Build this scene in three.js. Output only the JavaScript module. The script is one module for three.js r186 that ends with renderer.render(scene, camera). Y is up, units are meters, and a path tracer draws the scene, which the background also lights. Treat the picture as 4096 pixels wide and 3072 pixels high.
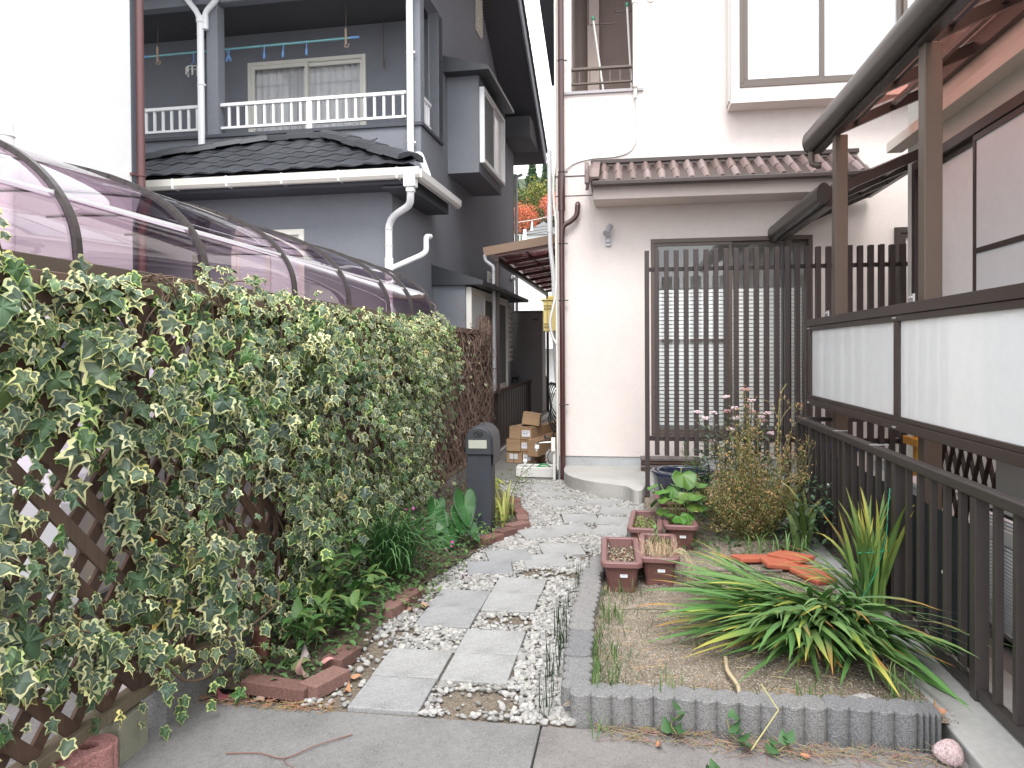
import * as THREE from 'three';
import { RoundedBoxGeometry } from 'three/addons/geometries/RoundedBoxGeometry.js';
import { mergeGeometries } from 'three/addons/utils/BufferGeometryUtils.js';

// ------------------------------------------------------------ camera, sky, sun, exposure
const scene = new THREE.Scene();
const camera = new THREE.PerspectiveCamera(54.23, 4 / 3, 0.05, 900);
camera.rotation.order = 'YXZ';
camera.position.set(0, 1.43, 0);
camera.rotation.set(-0.01296, 0.15371, -0.006);
camera.setViewOffset(1024, 768, 0, 23.15, 1024, 768);
const renderer = new THREE.WebGLRenderer({ antialias: true });
renderer.setSize(1024, 768);
renderer.toneMapping = THREE.LinearToneMapping;
renderer.toneMappingExposure = 2.65;
renderer.shadowMap.enabled = true;
{ // bright even overcast, a little brighter towards the veiled sun
  const W = 256, H = 128, d = new Float32Array(W * H * 4), s = new THREE.Vector3(0.06, 0.79, 0.61).normalize(), v = new THREE.Vector3();
  for (let j = 0; j < H; j++) for (let i = 0; i < W; i++) {
    const e = ((j + .5) / H - .5) * Math.PI, a = ((i + .5) / W - .5) * 2 * Math.PI;
    v.set(Math.cos(e) * Math.cos(a), Math.sin(e), Math.cos(e) * Math.sin(a));
    const up = Math.max(0, v.y), g = Math.max(0, v.dot(s)), cl = .06 * Math.sin(a * 3 + e * 5) * Math.sin(e * 4 + a);
    let L = .95 + .2 * up + .3 * Math.pow(g, 3) + cl;
    if (v.y < 0) L = .5;
    d.set([L * .97, L * .995, L * 1.04, 1], (j * W + i) * 4);
  }
  const t = new THREE.DataTexture(d, W, H, THREE.RGBAFormat, THREE.FloatType);
  t.mapping = THREE.EquirectangularReflectionMapping; t.magFilter = t.minFilter = THREE.LinearFilter; t.needsUpdate = true;
  scene.background = t; scene.environment = t;
}
const sun = new THREE.DirectionalLight(new THREE.Color(1, .965, .92), 1.0);
sun.position.set(.7, 9.5, 1.3); sun.shadow.radius = 42; sun.castShadow = true;
sun.shadow.mapSize.set(2048, 2048);
Object.assign(sun.shadow.camera, { left: -14, right: 14, top: 14, bottom: -14, near: .1, far: 60 });
sun.target.position.set(0, 0, -6); scene.add(sun, sun.target);

// ------------------------------------------------------------ helpers
function rng(a) { return () => { a |= 0; a = a + 0x6D2B79F5 | 0; let t = Math.imul(a ^ a >>> 15, 1 | a); t = t + Math.imul(t ^ t >>> 7, 61 | t) ^ t; return ((t ^ t >>> 14) >>> 0) / 4294967296; }; }
let rnd = rng(11);
const RR = (a, b) => a + (b - a) * rnd(), PI = Math.PI, V = (x, y, z) => new THREE.Vector3(x, y, z);
const used = {};
function numbered(n) { n = n.replace(/_\d+$/, ''); const k = used[n] = (used[n] ?? -1) + 1; return k ? n + '_' + String(k).padStart(3, '0') : n; }
function tag(o, label, category, group, kind) {
  o.userData = {}; if (kind) o.userData.kind = kind;
  if (label) o.userData.label = label; if (category) o.userData.category = category; if (group) o.userData.group = group; return o;
}
function thing(name, label, category, pos = [0, 0, 0], turn = 0, group) {
  const o = new THREE.Group(); o.name = numbered(name); o.position.set(...pos); o.rotation.y = turn; scene.add(o); return tag(o, label, category, group);
}
function UV(g) { // metric box projection
  if (g.userData.uvok) return g;
  const n = g.index ? g.toNonIndexed() : g, p = n.attributes.position, uv = new Float32Array(p.count * 2), a = V(0, 0, 0), b = V(0, 0, 0), c = V(0, 0, 0);
  for (let i = 0; i < p.count; i += 3) {
    a.fromBufferAttribute(p, i); b.fromBufferAttribute(p, i + 1).sub(a); c.fromBufferAttribute(p, i + 2).sub(a); b.cross(c);
    const X = Math.abs(b.x), Y = Math.abs(b.y), Z = Math.abs(b.z);
    for (let k = 0; k < 3; k++) {
      const x = p.getX(i + k), y = p.getY(i + k), z = p.getZ(i + k);
      const q = Y >= X && Y >= Z ? [x, z] : X >= Z ? [z, y] : [x, y];
      uv[(i + k) * 2] = q[0]; uv[(i + k) * 2 + 1] = q[1];
    }
  }
  n.setAttribute('uv', new THREE.BufferAttribute(uv, 2)); n.userData.uvok = true; return n;
}
function M1(list) {
  if (!Array.isArray(list)) return list;
  if (list.length === 1) return list[0];
  const col = list.some(g => g.attributes.color);
  return mergeGeometries(list.map(g => {
    g = g.index ? g.toNonIndexed() : g; const r = new THREE.BufferGeometry();
    r.setAttribute('position', g.attributes.position); r.setAttribute('normal', g.attributes.normal);
    r.setAttribute('uv', g.attributes.uv || new THREE.BufferAttribute(new Float32Array(g.attributes.position.count * 2), 2));
    if (col) r.setAttribute('color', g.attributes.color || new THREE.BufferAttribute(new Float32Array(g.attributes.position.count * 3).fill(1), 3));
    return r;
  }));
}
function part(parent, name, geo, m, label) {
  let g = M1(geo); if ((m.map || m.bumpMap || m.roughnessMap) && !m.userData.ownUV) g = UV(g);
  const o = new THREE.Mesh(g, m); o.castShadow = o.receiveShadow = true;
  o.name = parent ? name : numbered(name); if (label) o.userData = { label };
  (parent || scene).add(o); return o;
}
function solo(name, geo, m, label, category, group, kind) { return tag(part(null, name, geo, m), label, category, group, kind); }
function struct(name, geo, m) { return tag(part(null, name, geo, m), null, null, null, 'structure'); }
function bx(x0, x1, y0, y1, z0, z1, r = 0) {
  const w = Math.abs(x1 - x0), h = Math.abs(y1 - y0), d = Math.abs(z1 - z0);
  const g = r ? new RoundedBoxGeometry(w, h, d, 1, Math.min(r, w / 2.1, h / 2.1, d / 2.1)) : new THREE.BoxGeometry(w, h, d);
  return g.translate((x0 + x1) / 2, (y0 + y1) / 2, (z0 + z1) / 2);
}
const cb = (w, h, d, r = 0) => bx(-w / 2, w / 2, 0, h, -d / 2, d / 2, r);
function cyl(p, q, r0, r1 = r0, seg = 10) {
  const a = V(...p), b = V(...q), d = b.clone().sub(a), g = new THREE.CylinderGeometry(r1, r0, d.length(), seg);
  g.applyQuaternion(new THREE.Quaternion().setFromUnitVectors(V(0, 1, 0), d.clone().normalize()));
  const m = a.add(b).multiplyScalar(.5); return g.translate(m.x, m.y, m.z);
}
function bar(p, q, w, h, roll = 0) { // square bar from p to q
  const a = V(...p), b = V(...q), d = b.clone().sub(a), g = new THREE.BoxGeometry(w, h, d.length()); if (roll) g.rotateZ(roll);
  const m = new THREE.Matrix4().lookAt(a, b, Math.abs(d.y) > .95 * d.length() ? V(0, 0, 1) : V(0, 1, 0)); g.applyMatrix4(m);
  a.add(b).multiplyScalar(.5); return g.translate(a.x, a.y, a.z);
}
const spl = (pts, r, n = pts.length * 5, seg = 6) => new THREE.TubeGeometry(new THREE.CatmullRomCurve3(pts.map(p => V(...p))), n, r, seg);
function pipe(pts, r, rad = .05, seg = 12) { // straight runs with rounded bends
  const P = pts.map(p => V(...p)), c = new THREE.CurvePath(); let s = P[0];
  for (let i = 1; i < P.length - 1; i++) {
    const k = Math.min(rad, P[i].distanceTo(P[i - 1]) * .48, P[i].distanceTo(P[i + 1]) * .48);
    const a = P[i].clone().add(P[i - 1].clone().sub(P[i]).setLength(k)), b = P[i].clone().add(P[i + 1].clone().sub(P[i]).setLength(k));
    c.add(new THREE.LineCurve3(s, a)); c.add(new THREE.QuadraticBezierCurve3(a, P[i], b)); s = b;
  }
  c.add(new THREE.LineCurve3(s, P[P.length - 1]));
  return new THREE.TubeGeometry(c, Math.max(2, (P.length - 1) * 10), r, seg);
}
function shape(pts, holes = []) {
  const s = new THREE.Shape(pts.map(p => new THREE.Vector2(...p)));
  for (const h of holes) s.holes.push(new THREE.Path(h.map(p => new THREE.Vector2(...p)))); return s;
}
const rect = (x0, x1, y0, y1) => [[x0, y0], [x1, y0], [x1, y1], [x0, y1]];
const ext = (s, d, b = 0) => new THREE.ExtrudeGeometry(s, { depth: d, bevelEnabled: b > 0, bevelSize: b, bevelThickness: b, bevelSegments: 1, curveSegments: 8 });
function flat(pts, y) { const g = new THREE.ShapeGeometry(shape(pts.map(p => [p[0], -p[1]]))); return g.rotateX(-PI / 2).translate(0, y, 0); }
// ------------------------------------------------------------ textures and materials
function lattice(n, seed) { const r = rng(seed), a = new Float32Array(n * n); for (let i = 0; i < n * n; i++) a[i] = r(); return (x, y) => { const xi = Math.floor(x), yi = Math.floor(y), fx = x - xi, fy = y - yi, u = fx * fx * (3 - 2 * fx), v = fy * fy * (3 - 2 * fy), g = (p, q) => a[((q % n + n) % n) * n + ((p % n + n) % n)]; return (g(xi, yi) * (1 - u) + g(xi + 1, yi) * u) * (1 - v) + (g(xi, yi + 1) * (1 - u) + g(xi + 1, yi + 1) * u) * v; }; }
const srgb = v => v <= 0 ? 0 : v >= 1 ? 255 : 255 * (v < .0031308 ? 12.92 * v : 1.055 * Math.pow(v, 1 / 2.4) - .055);
function tex(size, metres, fn, colour = true) { // fn(u, v) in 0..1 tileable -> grey or [r, g, b], linear
  const d = new Uint8Array(size * size * 4);
  for (let j = 0; j < size; j++) for (let i = 0; i < size; i++) {
    let c = fn(i / size, j / size); if (!Array.isArray(c)) c = [c, c, c];
    d.set(colour ? [srgb(c[0]), srgb(c[1]), srgb(c[2]), 255] : [c[0] * 255, c[1] * 255, c[2] * 255, 255], (j * size + i) * 4);
  }
  const t = new THREE.DataTexture(d, size, size); if (colour) t.colorSpace = THREE.SRGBColorSpace;
  t.wrapS = t.wrapT = THREE.RepeatWrapping; t.magFilter = THREE.LinearFilter; t.minFilter = THREE.LinearMipmapLinearFilter; t.generateMipmaps = true;
  t.repeat.set(1 / metres[0], 1 / metres[1]); t.needsUpdate = true; return t;
}
function fbm(seed, base, oct) { const l = []; for (let o = 0; o < oct; o++) l.push(lattice(base << o, seed + o)); return (u, v) => { let s = 0, a = .5, t = 0; for (let o = 0; o < oct; o++) { s += a * l[o](u * (base << o), v * (base << o)); t += a; a *= .6; } return s / t; }; }
const nA = fbm(3, 4, 6), nB = fbm(17, 6, 5), nC = fbm(29, 64, 3), nD = fbm(41, 128, 2), nE = fbm(57, 3, 4);
const T = {
  mottle: tex(512, [3.1, 3.1], (u, v) => .9 + .14 * (nA(u, v) - .5) + .06 * (nC(u, v) - .5)),
  stain: tex(512, [2.3, 2.3], (u, v) => .86 + .34 * (nA(u, v) - .5) + .2 * (nB(v, u) - .5) + .14 * (nD(u, v) - .5)),
  streak: tex(512, [2.7, 2.7], (u, v) => .9 + .12 * (nA(u, v) - .5) + .14 * (nE(u * 1, v * .0 + .3) - .5) + .05 * (nC(u, v) - .5)),
  speck: tex(1024, [.9, .9], (u, v) => { const s = nD(u * 2 % 1, v * 2 % 1), t = nD(v * 2 % 1, u * 2 % 1); return .84 + .36 * (nB(u, v) - .5) + .22 * (nA(v, u) - .5) + .26 * (nC(u, v) - .5) + (s > .7 ? .32 : 0) - (t > .72 ? .36 : 0); }),
  wood: tex(512, [.5, .5], (u, v) => .82 + .4 * (nB(u * 1, v * .0) - .5) + .3 * (nC(u, v * .05) - .5) + .2 * (nA(u, v) - .5)),
  soil: tex(1024, [1.3, 1.3], (u, v) => { const a = nD(u * 2 % 1, v * 2 % 1), b = nC(v, u), c = nA(u, v), k = .55 + .5 * (c - .3) + .6 * (a - .5) + .3 * (b - .5); const w = a > .7 ? .35 : 0; return [k * .95 + w, k * .84 + w, k * .7 + w * .9]; }),
  gran: tex(512, [.35, .35], (u, v) => { const a = nD(u, v), b = nC(v, u); return .75 + .9 * (a - .5) + .35 * (b - .5); }),
  bStucco: tex(512, [.6, .6], (u, v) => Math.min(1, Math.max(0, .5 + 1.1 * (nC(u, v) - .5) + .5 * (nD(u, v) - .5))), false),
  bFine: tex(512, [.4, .4], (u, v) => Math.min(1, Math.max(0, .5 + 1.2 * (nD(u, v) - .5))), false),
};
function mat(r, g, b, rough = .8, o = {}) {
  const m = new THREE.MeshPhysicalMaterial({ roughness: rough, ...o }); m.color.setRGB(r, g, b); return m;
}
const glassy = (r, g, b, rough = .03, tr = 1) => mat(r, g, b, rough, { transmission: tr, thickness: 0, ior: 1.5, side: THREE.DoubleSide });
const K = {
  pink: mat(.80, .715, .675, .9, { map: T.streak, bumpMap: T.bStucco, bumpScale: .0016 }),
  pinkTrim: mat(.74, .64, .59, .85, { map: T.mottle }),
  brownDk: mat(.045, .03, .026, .38), maroon: mat(.06, .022, .02, .25, { clearcoat: .5 }),
  screen: mat(.05, .036, .034, .5, { map: T.mottle }), bronze: mat(.12, .092, .07, .42, { map: T.mottle }), bronzeDk: mat(.04, .033, .03, .35),
  railing: mat(.055, .045, .042, .45, { map: T.stain }), sash: mat(.105, .08, .065, .45), sashDk: mat(.05, .038, .034, .4),
  white: mat(.82, .82, .82, .45), ivory: mat(.76, .74, .67, .5), pipeWhite: mat(.85, .85, .86, .32), offwhite: mat(.62, .61, .58, .6),
  grey: mat(.225, .235, .265, .9, { map: T.streak, bumpMap: T.bStucco, bumpScale: .004 }), greyDk: mat(.075, .08, .095, .85, { map: T.mottle }),
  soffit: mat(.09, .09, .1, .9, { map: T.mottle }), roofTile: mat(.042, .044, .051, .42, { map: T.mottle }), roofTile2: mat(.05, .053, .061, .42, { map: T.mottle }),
  cream: mat(.9, .9, .88, .9, { map: T.streak, bumpMap: T.bStucco, bumpScale: .002 }), redPipe: mat(.15, .07, .068, .5, { map: T.mottle }),
  clay: mat(.22, .16, .15, .42, { map: T.mottle }), clay2: mat(.26, .2, .19, .42, { map: T.mottle }), clay3: mat(.17, .12, .11, .42, { map: T.mottle }),
  conc: mat(.225, .22, .214, .92, { map: T.speck, bumpMap: T.bFine, bumpScale: .0012 }), concPink: mat(.225, .207, .2, .92, { map: T.speck, bumpMap: T.bFine, bumpScale: .0012 }),
  concSmooth: mat(.46, .45, .43, .9, { map: T.stain }), concDk: mat(.2, .19, .175, .95, { map: T.stain }),
  slab: [mat(.325, .325, .325, .9, { map: T.speck, bumpMap: T.bFine, bumpScale: .001 }), mat(.365, .362, .352, .9, { map: T.speck, bumpMap: T.bFine, bumpScale: .001 }), mat(.3, .303, .31, .9, { map: T.speck, bumpMap: T.bFine, bumpScale: .001 })],
  block: [mat(.27, .266, .262, .95, { map: T.gran, bumpMap: T.bFine, bumpScale: .003 }), mat(.235, .235, .24, .95, { map: T.gran, bumpMap: T.bFine, bumpScale: .003 }), mat(.3, .29, .28, .95, { map: T.gran, bumpMap: T.bFine, bumpScale: .003 })],
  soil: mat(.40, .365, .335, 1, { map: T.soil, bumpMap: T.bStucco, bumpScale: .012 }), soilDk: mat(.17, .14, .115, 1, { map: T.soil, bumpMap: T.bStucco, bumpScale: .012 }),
  dirt: mat(.26, .235, .21, 1, { map: T.soil, bumpMap: T.bStucco, bumpScale: .01 }),
  wood: mat(.13, .075, .05, .85, { map: T.wood }), wood2: mat(.10, .058, .042, .85, { map: T.wood }), wood3: mat(.16, .105, .075, .88, { map: T.wood }), woodOld: mat(.2, .165, .105, .9, { map: T.wood }), woodGrey: mat(.2, .165, .16, .9, { map: T.wood }),
  brick: [mat(.24, .12, .095, .92, { map: T.gran }), mat(.2, .105, .085, .92, { map: T.gran }), mat(.27, .15, .125, .92, { map: T.gran })],
  pinkBlock: mat(.50, .24, .22, .9, { map: T.gran, bumpMap: T.bFine, bumpScale: .002 }), terracotta: mat(.46, .13, .07, .8, { map: T.mottle }),
  planter: mat(.155, .07, .062, .5, { map: T.mottle }), black: mat(.02, .021, .024, .55), blackPost: mat(.04, .044, .056, .6, { map: T.stain }), mailbox: mat(.04, .042, .047, .5),
  chrome: mat(.6, .6, .58, .25, { metalness: 1 }), alu: mat(.55, .55, .56, .35, { metalness: .6 }),
  card: mat(.38, .25, .145, .8, { map: T.mottle }), card2: mat(.36, .23, .13, .8, { map: T.mottle }), cardTape: mat(.3, .2, .14, .3),
  yellow: mat(.66, .53, .2, .5), yellowDk: mat(.4, .3, .11, .6),
  tank: mat(.26, .26, .26, .5, { map: T.mottle }), pot: mat(.02, .026, .05, .16, { clearcoat: .8, clearcoatRoughness: .1, map: T.mottle }),
  glass: mat(1, 1, 1, .02, { transmission: 1, thickness: 0, ior: 1.85, side: THREE.DoubleSide }), glassDk: mat(.04, .045, .05, .06), curtain: mat(.9, .9, .89, .9, { side: THREE.DoubleSide }), curtainGrey: mat(.6, .6, .61, .9, { side: THREE.DoubleSide }), screenMesh: mat(.19, .2, .2, .8),
  frosted: mat(.80, .82, .84, .35, { map: T.mottle }), acrylic: mat(.96, .97, .98, .16, { clearcoat: .3, map: T.streak }),  // acrylic: streak map paints faint fence reflections into the panel colour
  polyPurple: mat(.70, .56, .655, .012, { transmission: 1, thickness: 0, ior: 2.0, side: THREE.DoubleSide }), polyRed: mat(.93, .5, .43, .1, { transmission: 1, thickness: 0, ior: 1.5, side: THREE.DoubleSide }), polyGrey: glassy(.62, .6, .6, .05, 1), polyBrown: glassy(.5, .3, .3, .2, .8),
  teal: mat(.2, .45, .48, .4), peg: mat(.16, .33, .62, .5), rusty: mat(.13, .11, .09, .7), green: mat(.02, .33, .08, .4), vine: mat(.13, .085, .058, .9), vineDk: mat(.09, .06, .045, .9), twig: mat(.24, .13, .1, .9), dry: mat(.5, .4, .26, .9),
};
// ------------------------------------------------------------ ground
struct('ground', bx(-140, 140, -.4, -.03, -260, 60), K.concDk);
struct('pavement', bx(-4.2, -.337, -.12, 0, -2.83, 3, .006), K.conc);
struct('pavement', bx(-.331, 5, -.12, -.001, -2.83, 3, .006), K.concPink);
struct('neighbour_yard', bx(-4.8, -1.86, -.12, -.005, -7.7, -1.0), K.concSmooth);
struct('walkway', bx(-1.94, -.82, -.1, -.002, -19, -8.12), K.concDk);
const pathPoly = [[-1.32, -2.835], [-1.3, -3.9], [-1.24, -4.4], [-1.14, -4.9], [-1.02, -5.4], [-.9, -5.9], [-.85, -6.15], [-.95, -6.5], [-1.02, -6.9], [-1.3, -7.5], [-1.5, -8.11], [-.6, -8.2], [-.3, -7.3], [.14, -7.15], [.16, -6.2], [.03, -5.7], [-.1, -5.3], [-.24, -4.8], [-.26, -4.4], [-.25, -3.5], [-.2, -2.835]];
const path = struct('path', flat(pathPoly, -.006), K.dirt);
const inPoly = (P, x, z) => { let c = false; for (let i = 0, j = P.length - 1; i < P.length; j = i++) { const [a, b] = P[i], [e, f] = P[j]; if ((b > z) !== (f > z) && x < (e - a) * (z - b) / (f - b) + a) c = !c; } return c; };
// paving slabs, 30 cm square
const slabs = [[-.97, -2.99, 0], [-.972, -3.293, .4], [-.665, -3.29, 0], [-.665, -3.588, .3], [-.96, -3.9, .2], [-.958, -4.2, -.4], [-.66, -4.17, .5], [-.655, -4.468, -.3],
  [-.905, -4.825, 13], [-.825, -5.117, 17], [-.565, -5.045, 15], [-.475, -5.335, 14], [-.69, -5.785, 24], [-.445, -5.955, 24], [-.41, -6.36, 9], [-.63, -6.975, 33], [-.757, -7.39, 34], [-.915, -7.79, 34], [-.25, -7.04, -33], [-.1, -6.69, -2], [-.118, -6.3, -3], [-.112, -5.96, -4]];
{ const sg = bx(-.149, .149, -.035, .012, -.149, .149, .004), g2 = bx(-.147, .147, -.035, .012, -.147, .147, .006);
  slabs.forEach(([x, z, a], i) => { const m = part(path, 'paving_slab', i % 2 ? sg : g2, K.slab[[0, 1, 1, 1, 0, 0, 1, 1, 2, 0, 1, 1, 1, 1, 1, 1, 1, 1, 1, 1, 1, 1][i]]); m.position.set(x, .004 * rnd(), z); m.rotation.set(RR(-.006, .006), a * PI / 180, RR(-.006, .006)); }); }
// white pebbles
const bare = [[-.62, -2.98, .16, .11], [-.5, -4.75, .2, .09], [-.33, -5.2, .1, .1], [-.62, -3.9, .15, .06], [-1.12, -3.65, .09, .05], [-1.2, -3.2, .1, .4], [-.3, -6.1, .1, .1], [-1.2, -4.2, .08, .25], [-1.3, -8, .2, .15]];
{ const shapes = [0, 1, 2].map(k => { const g = new THREE.IcosahedronGeometry(1, 1), p = g.attributes.position, r = rng(k + 5), f = [r() * 2, r() * 2, r() * 2]; for (let i = 0; i < p.count; i++) { const x = p.getX(i), y = p.getY(i), z = p.getZ(i), s = 1 + .13 * Math.sin(x * 2.4 + f[0]) + .1 * Math.sin(z * 3 + f[1]) + .08 * Math.sin(y * 3 + f[2]); p.setXYZ(i, x * s, y * s * .6, z * s * .82); } g.computeVertexNormals(); return g; });
  const mp = mat(1, 1, 1, .75, { map: T.mottle }); mp.userData.ownUV = true;
  const lists = [[], [], []], c = new THREE.Color(), q = new THREE.Quaternion(), e = new THREE.Euler(); let tries = 0, n = 0;
  while (n < 14500 && tries++ < 200000) {
    const x = RR(-1.5, .2), z = RR(-8.2, -2.84); if (!inPoly(pathPoly, x, z)) continue;
    let ok = true; for (const [sx, sz, a] of slabs) { const dx = x - sx, dz = z - sz, t = a * PI / 180, u = dx * Math.cos(t) - dz * Math.sin(t), v = dx * Math.sin(t) + dz * Math.cos(t); if (Math.abs(u) < .158 && Math.abs(v) < .158) { ok = false; break; } }
    if (!ok) continue; let d = 1; for (const [bx_, bz, rx, rz] of bare) { const k = ((x - bx_) / rx) ** 2 + ((z - bz) / rz) ** 2; if (k < 1) d = Math.min(d, .13); else if (k < 1.8) d = Math.min(d, .5); }
    d *= .55 + .6 * nE((x * .31 + 9) % 1, (z * .31 + 9) % 1); if (rnd() > d) continue;
    const s = RR(.0065, .0165) * (rnd() < .05 ? 1.45 : 1);
    e.set(RR(-.5, .5), RR(0, 6.3), RR(-.5, .5)); q.setFromEuler(e);
    lists[n % 3].push([new THREE.Matrix4().compose(V(x, s * .3 + (rnd() < .12 ? .009 : 0), z), q, V(s * RR(.85, 1.35), s, s)), rnd()]); n++;
  }
  lists.forEach((L, k) => { const im = new THREE.InstancedMesh(shapes[k], mp, L.length); L.forEach(([m, r], i) => { im.setMatrixAt(i, m); const w = r < .06 ? RR(.3, .42) : RR(.22, .46); im.setColorAt(i, c.setRGB(w, w * RR(.955, .985), w * RR(.88, .95))); }); im.name = numbered('white_pebbles'); im.castShadow = im.receiveShadow = true; scene.add(im); tag(im, null, null, null, 'stuff'); im.userData.label = 'loose white pebbles around the grey paving slabs of the path'; im.userData.category = 'pebbles'; im.userData.group = 'white pebbles of the path'; }); }
// garden soil: right bed and the strip under the ivy
function bed(name, pts, y, m, amp) { const s = shape(pts.map(p => [p[0], -p[1]])); let g = new THREE.ShapeGeometry(s); const bb = new THREE.Box2().setFromPoints(s.getPoints()); const n = 44, G = new THREE.PlaneGeometry(bb.max.x - bb.min.x, bb.max.y - bb.min.y, n, n * 2); G.translate((bb.max.x + bb.min.x) / 2, (bb.max.y + bb.min.y) / 2, 0); const p = G.attributes.position, P2 = pts.map(p => [p[0], -p[1]]); const idx = G.index.array, keep = []; for (let i = 0; i < p.count; i++) p.setZ(i, amp * (nB((p.getX(i) * .5 + 8) % 1, (p.getY(i) * .5 + 8) % 1) - .5)); for (let i = 0; i < idx.length; i += 3) { const cx = (p.getX(idx[i]) + p.getX(idx[i + 1]) + p.getX(idx[i + 2])) / 3, cy = (p.getY(idx[i]) + p.getY(idx[i + 1]) + p.getY(idx[i + 2])) / 3; if (inPoly(P2, cx, cy)) keep.push(idx[i], idx[i + 1], idx[i + 2]); } G.setIndex(keep); G.computeVertexNormals(); return struct(name, G.rotateX(-PI / 2).translate(0, y, 0), m); }
bed('garden_soil', [[-.24, -2.89], [1.16, -2.93], [1.16, -7.2], [.14, -7.2], [.14, -6.2], [.02, -5.7], [-.1, -5.3], [-.26, -4.8]], .052, K.soil, .05);
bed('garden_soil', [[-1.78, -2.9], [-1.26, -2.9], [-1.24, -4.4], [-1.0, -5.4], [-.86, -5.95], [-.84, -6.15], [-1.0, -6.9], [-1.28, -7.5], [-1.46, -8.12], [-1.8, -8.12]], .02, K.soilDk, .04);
{ // coarse sand and grit lying on the soil
  const g = new THREE.IcosahedronGeometry(1, 0), im = new THREE.InstancedMesh(g, mat(1, 1, 1, .9), 6500), c = new THREE.Color(), m4 = new THREE.Matrix4(), q = new THREE.Quaternion();
  for (let i = 0; i < 6500; i++) { const x = RR(-.15, 1.2), z = -2.95 - 2.6 * Math.pow(rnd(), 1.3), s = RR(.0014, .0042); q.setFromEuler(new THREE.Euler(RR(0, 6), RR(0, 6), 0)); m4.compose(V(x, .05 + .05 * (nB((x * .5 + 8) % 1, (-z * .5 + 8) % 1) - .5) + s * .4, z), q, V(s * 1.3, s, s)); im.setMatrixAt(i, m4); const k = rnd(); k < .5 ? c.setRGB(.38, .345, .31) : k < .78 ? c.setRGB(.24, .2, .16) : c.setRGB(.42, .39, .35); im.setColorAt(i, c); }
  im.name = 'sand_grit'; tag(im, 'coarse beige grit lying on the right garden bed', 'grit', null, 'stuff'); im.castShadow = im.receiveShadow = true; scene.add(im); }
// scalloped border of concrete blocks round the right bed
{ const border = thing('garden_border', 'grey scalloped concrete block border around the sandy right bed', 'border');
  const sh = new THREE.Shape(), r = .0395; sh.moveTo(-.155, -.005);
  for (let k = 0; k < 4; k++) { const cx = -.116 + k * .0775; sh.absarc(cx, -.012, r, PI + .18, 2 * PI - .18, false); }
  for (let k = 3; k >= 0; k--) { const cx = -.116 + k * .0775; sh.absarc(cx, .026, r * .99, .18, PI - .18, false); }
  const geos = [0, 1].map(k => { const g = ext(sh, .165 - k * .006, .004).rotateX(-PI / 2).translate(0, -.045, 0); return UV(g); });
  const put = (x, z, a, y = 0) => { const m = part(border, 'edging_block', geos[(rnd() * 2) | 0], K.block[(rnd() * 3) | 0]); m.position.set(x, y, z); m.rotation.set(RR(-.02, .02), a, RR(-.02, .02)); };
  [[-.068, .02], [.246, -.02], [.56, .015], [.874, -.01]].forEach(([x, a], i) => put(x, -2.905 - .006 * i, a, RR(-.006, .004)));
  put(1.07, -2.925, .0, -.002); border.children[border.children.length - 1].scale.x = .26;
  [[-.205, -3.09, 1.6], [-.215, -3.375, 1.56], [-.222, -3.69, 1.6], [-.215, -4.005, 1.54], [-.215, -4.32, 1.62], [-.19, -4.635, 1.45], [-.105, -4.93, 1.15], [.005, -5.22, 1.2], [.06, -5.53, 1.5], [.09, -5.84, 1.6]].forEach(([x, z, a]) => put(x, z, a, RR(-.012, .0))); }
// brick edging on the left
{ const e = thing('brick_edging', 'weathered red brick edging around the planting strip under the ivy', 'edging');
  const g1 = UV(bx(-.15, .15, 0, .055, -.045, .045, .005)), g2 = UV(bx(-.105, .105, 0, .06, -.05, .05, .006));
  const put = (x, z, a, k, y = 0, g = g2) => { const m = part(e, 'brick', g, K.brick[k]); m.position.set(x, y, z); m.rotation.set(RR(-.05, .05), a, RR(-.05, .05)); };
  put(-1.455, -2.93, -.12, 1, 0, g1); put(-1.275, -3.0, 1.22, 2, .0); put(-1.3, -3.25, 1.5, 1); put(-1.275, -3.93, 1.4, 2); put(-1.25, -4.15, 1.35, 1, -.01); 
  put(-1.02, -5.47, 1.05, 0); put(-.945, -5.68, 1.15, 1); put(-.88, -5.9, .95, 2); put(-.875, -6.15, 1.75, 2); put(-.93, -6.38, 2.0, 0); put(-1.0, -6.6, 1.85, 1); put(-1.04, -6.85, 1.7, 0); }
// ------------------------------------------------------------ windows
// a window is a frame mesh (a part of its house) whose children are sashes, panes and what hangs behind; it faces +z with its lower left front corner at the origin
function frameGeo(x0, x1, y0, y1, fw, z0, z1, r = .003) { return [bx(x0, x1, y1 - fw, y1, z0, z1, r), bx(x0, x1, y0, y0 + fw, z0, z1, r), bx(x0, x0 + fw, y0 + fw, y1 - fw, z0, z1, r), bx(x1 - fw, x1, y0 + fw, y1 - fw, z0, z1, r)]; }
function pleats(w, h, n, amp) { const g = new THREE.PlaneGeometry(w, h, n * 6, 2), p = g.attributes.position; for (let i = 0; i < p.count; i++) { const x = p.getX(i), t = x / w * n * 2 * PI; p.setZ(i, amp * Math.sin(t + .8 * Math.sin(t * .37 + p.getY(i))) * (1 + .3 * Math.sin(x * 9))); } g.computeVertexNormals(); return g.translate(w / 2, h / 2, 0); }
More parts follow.
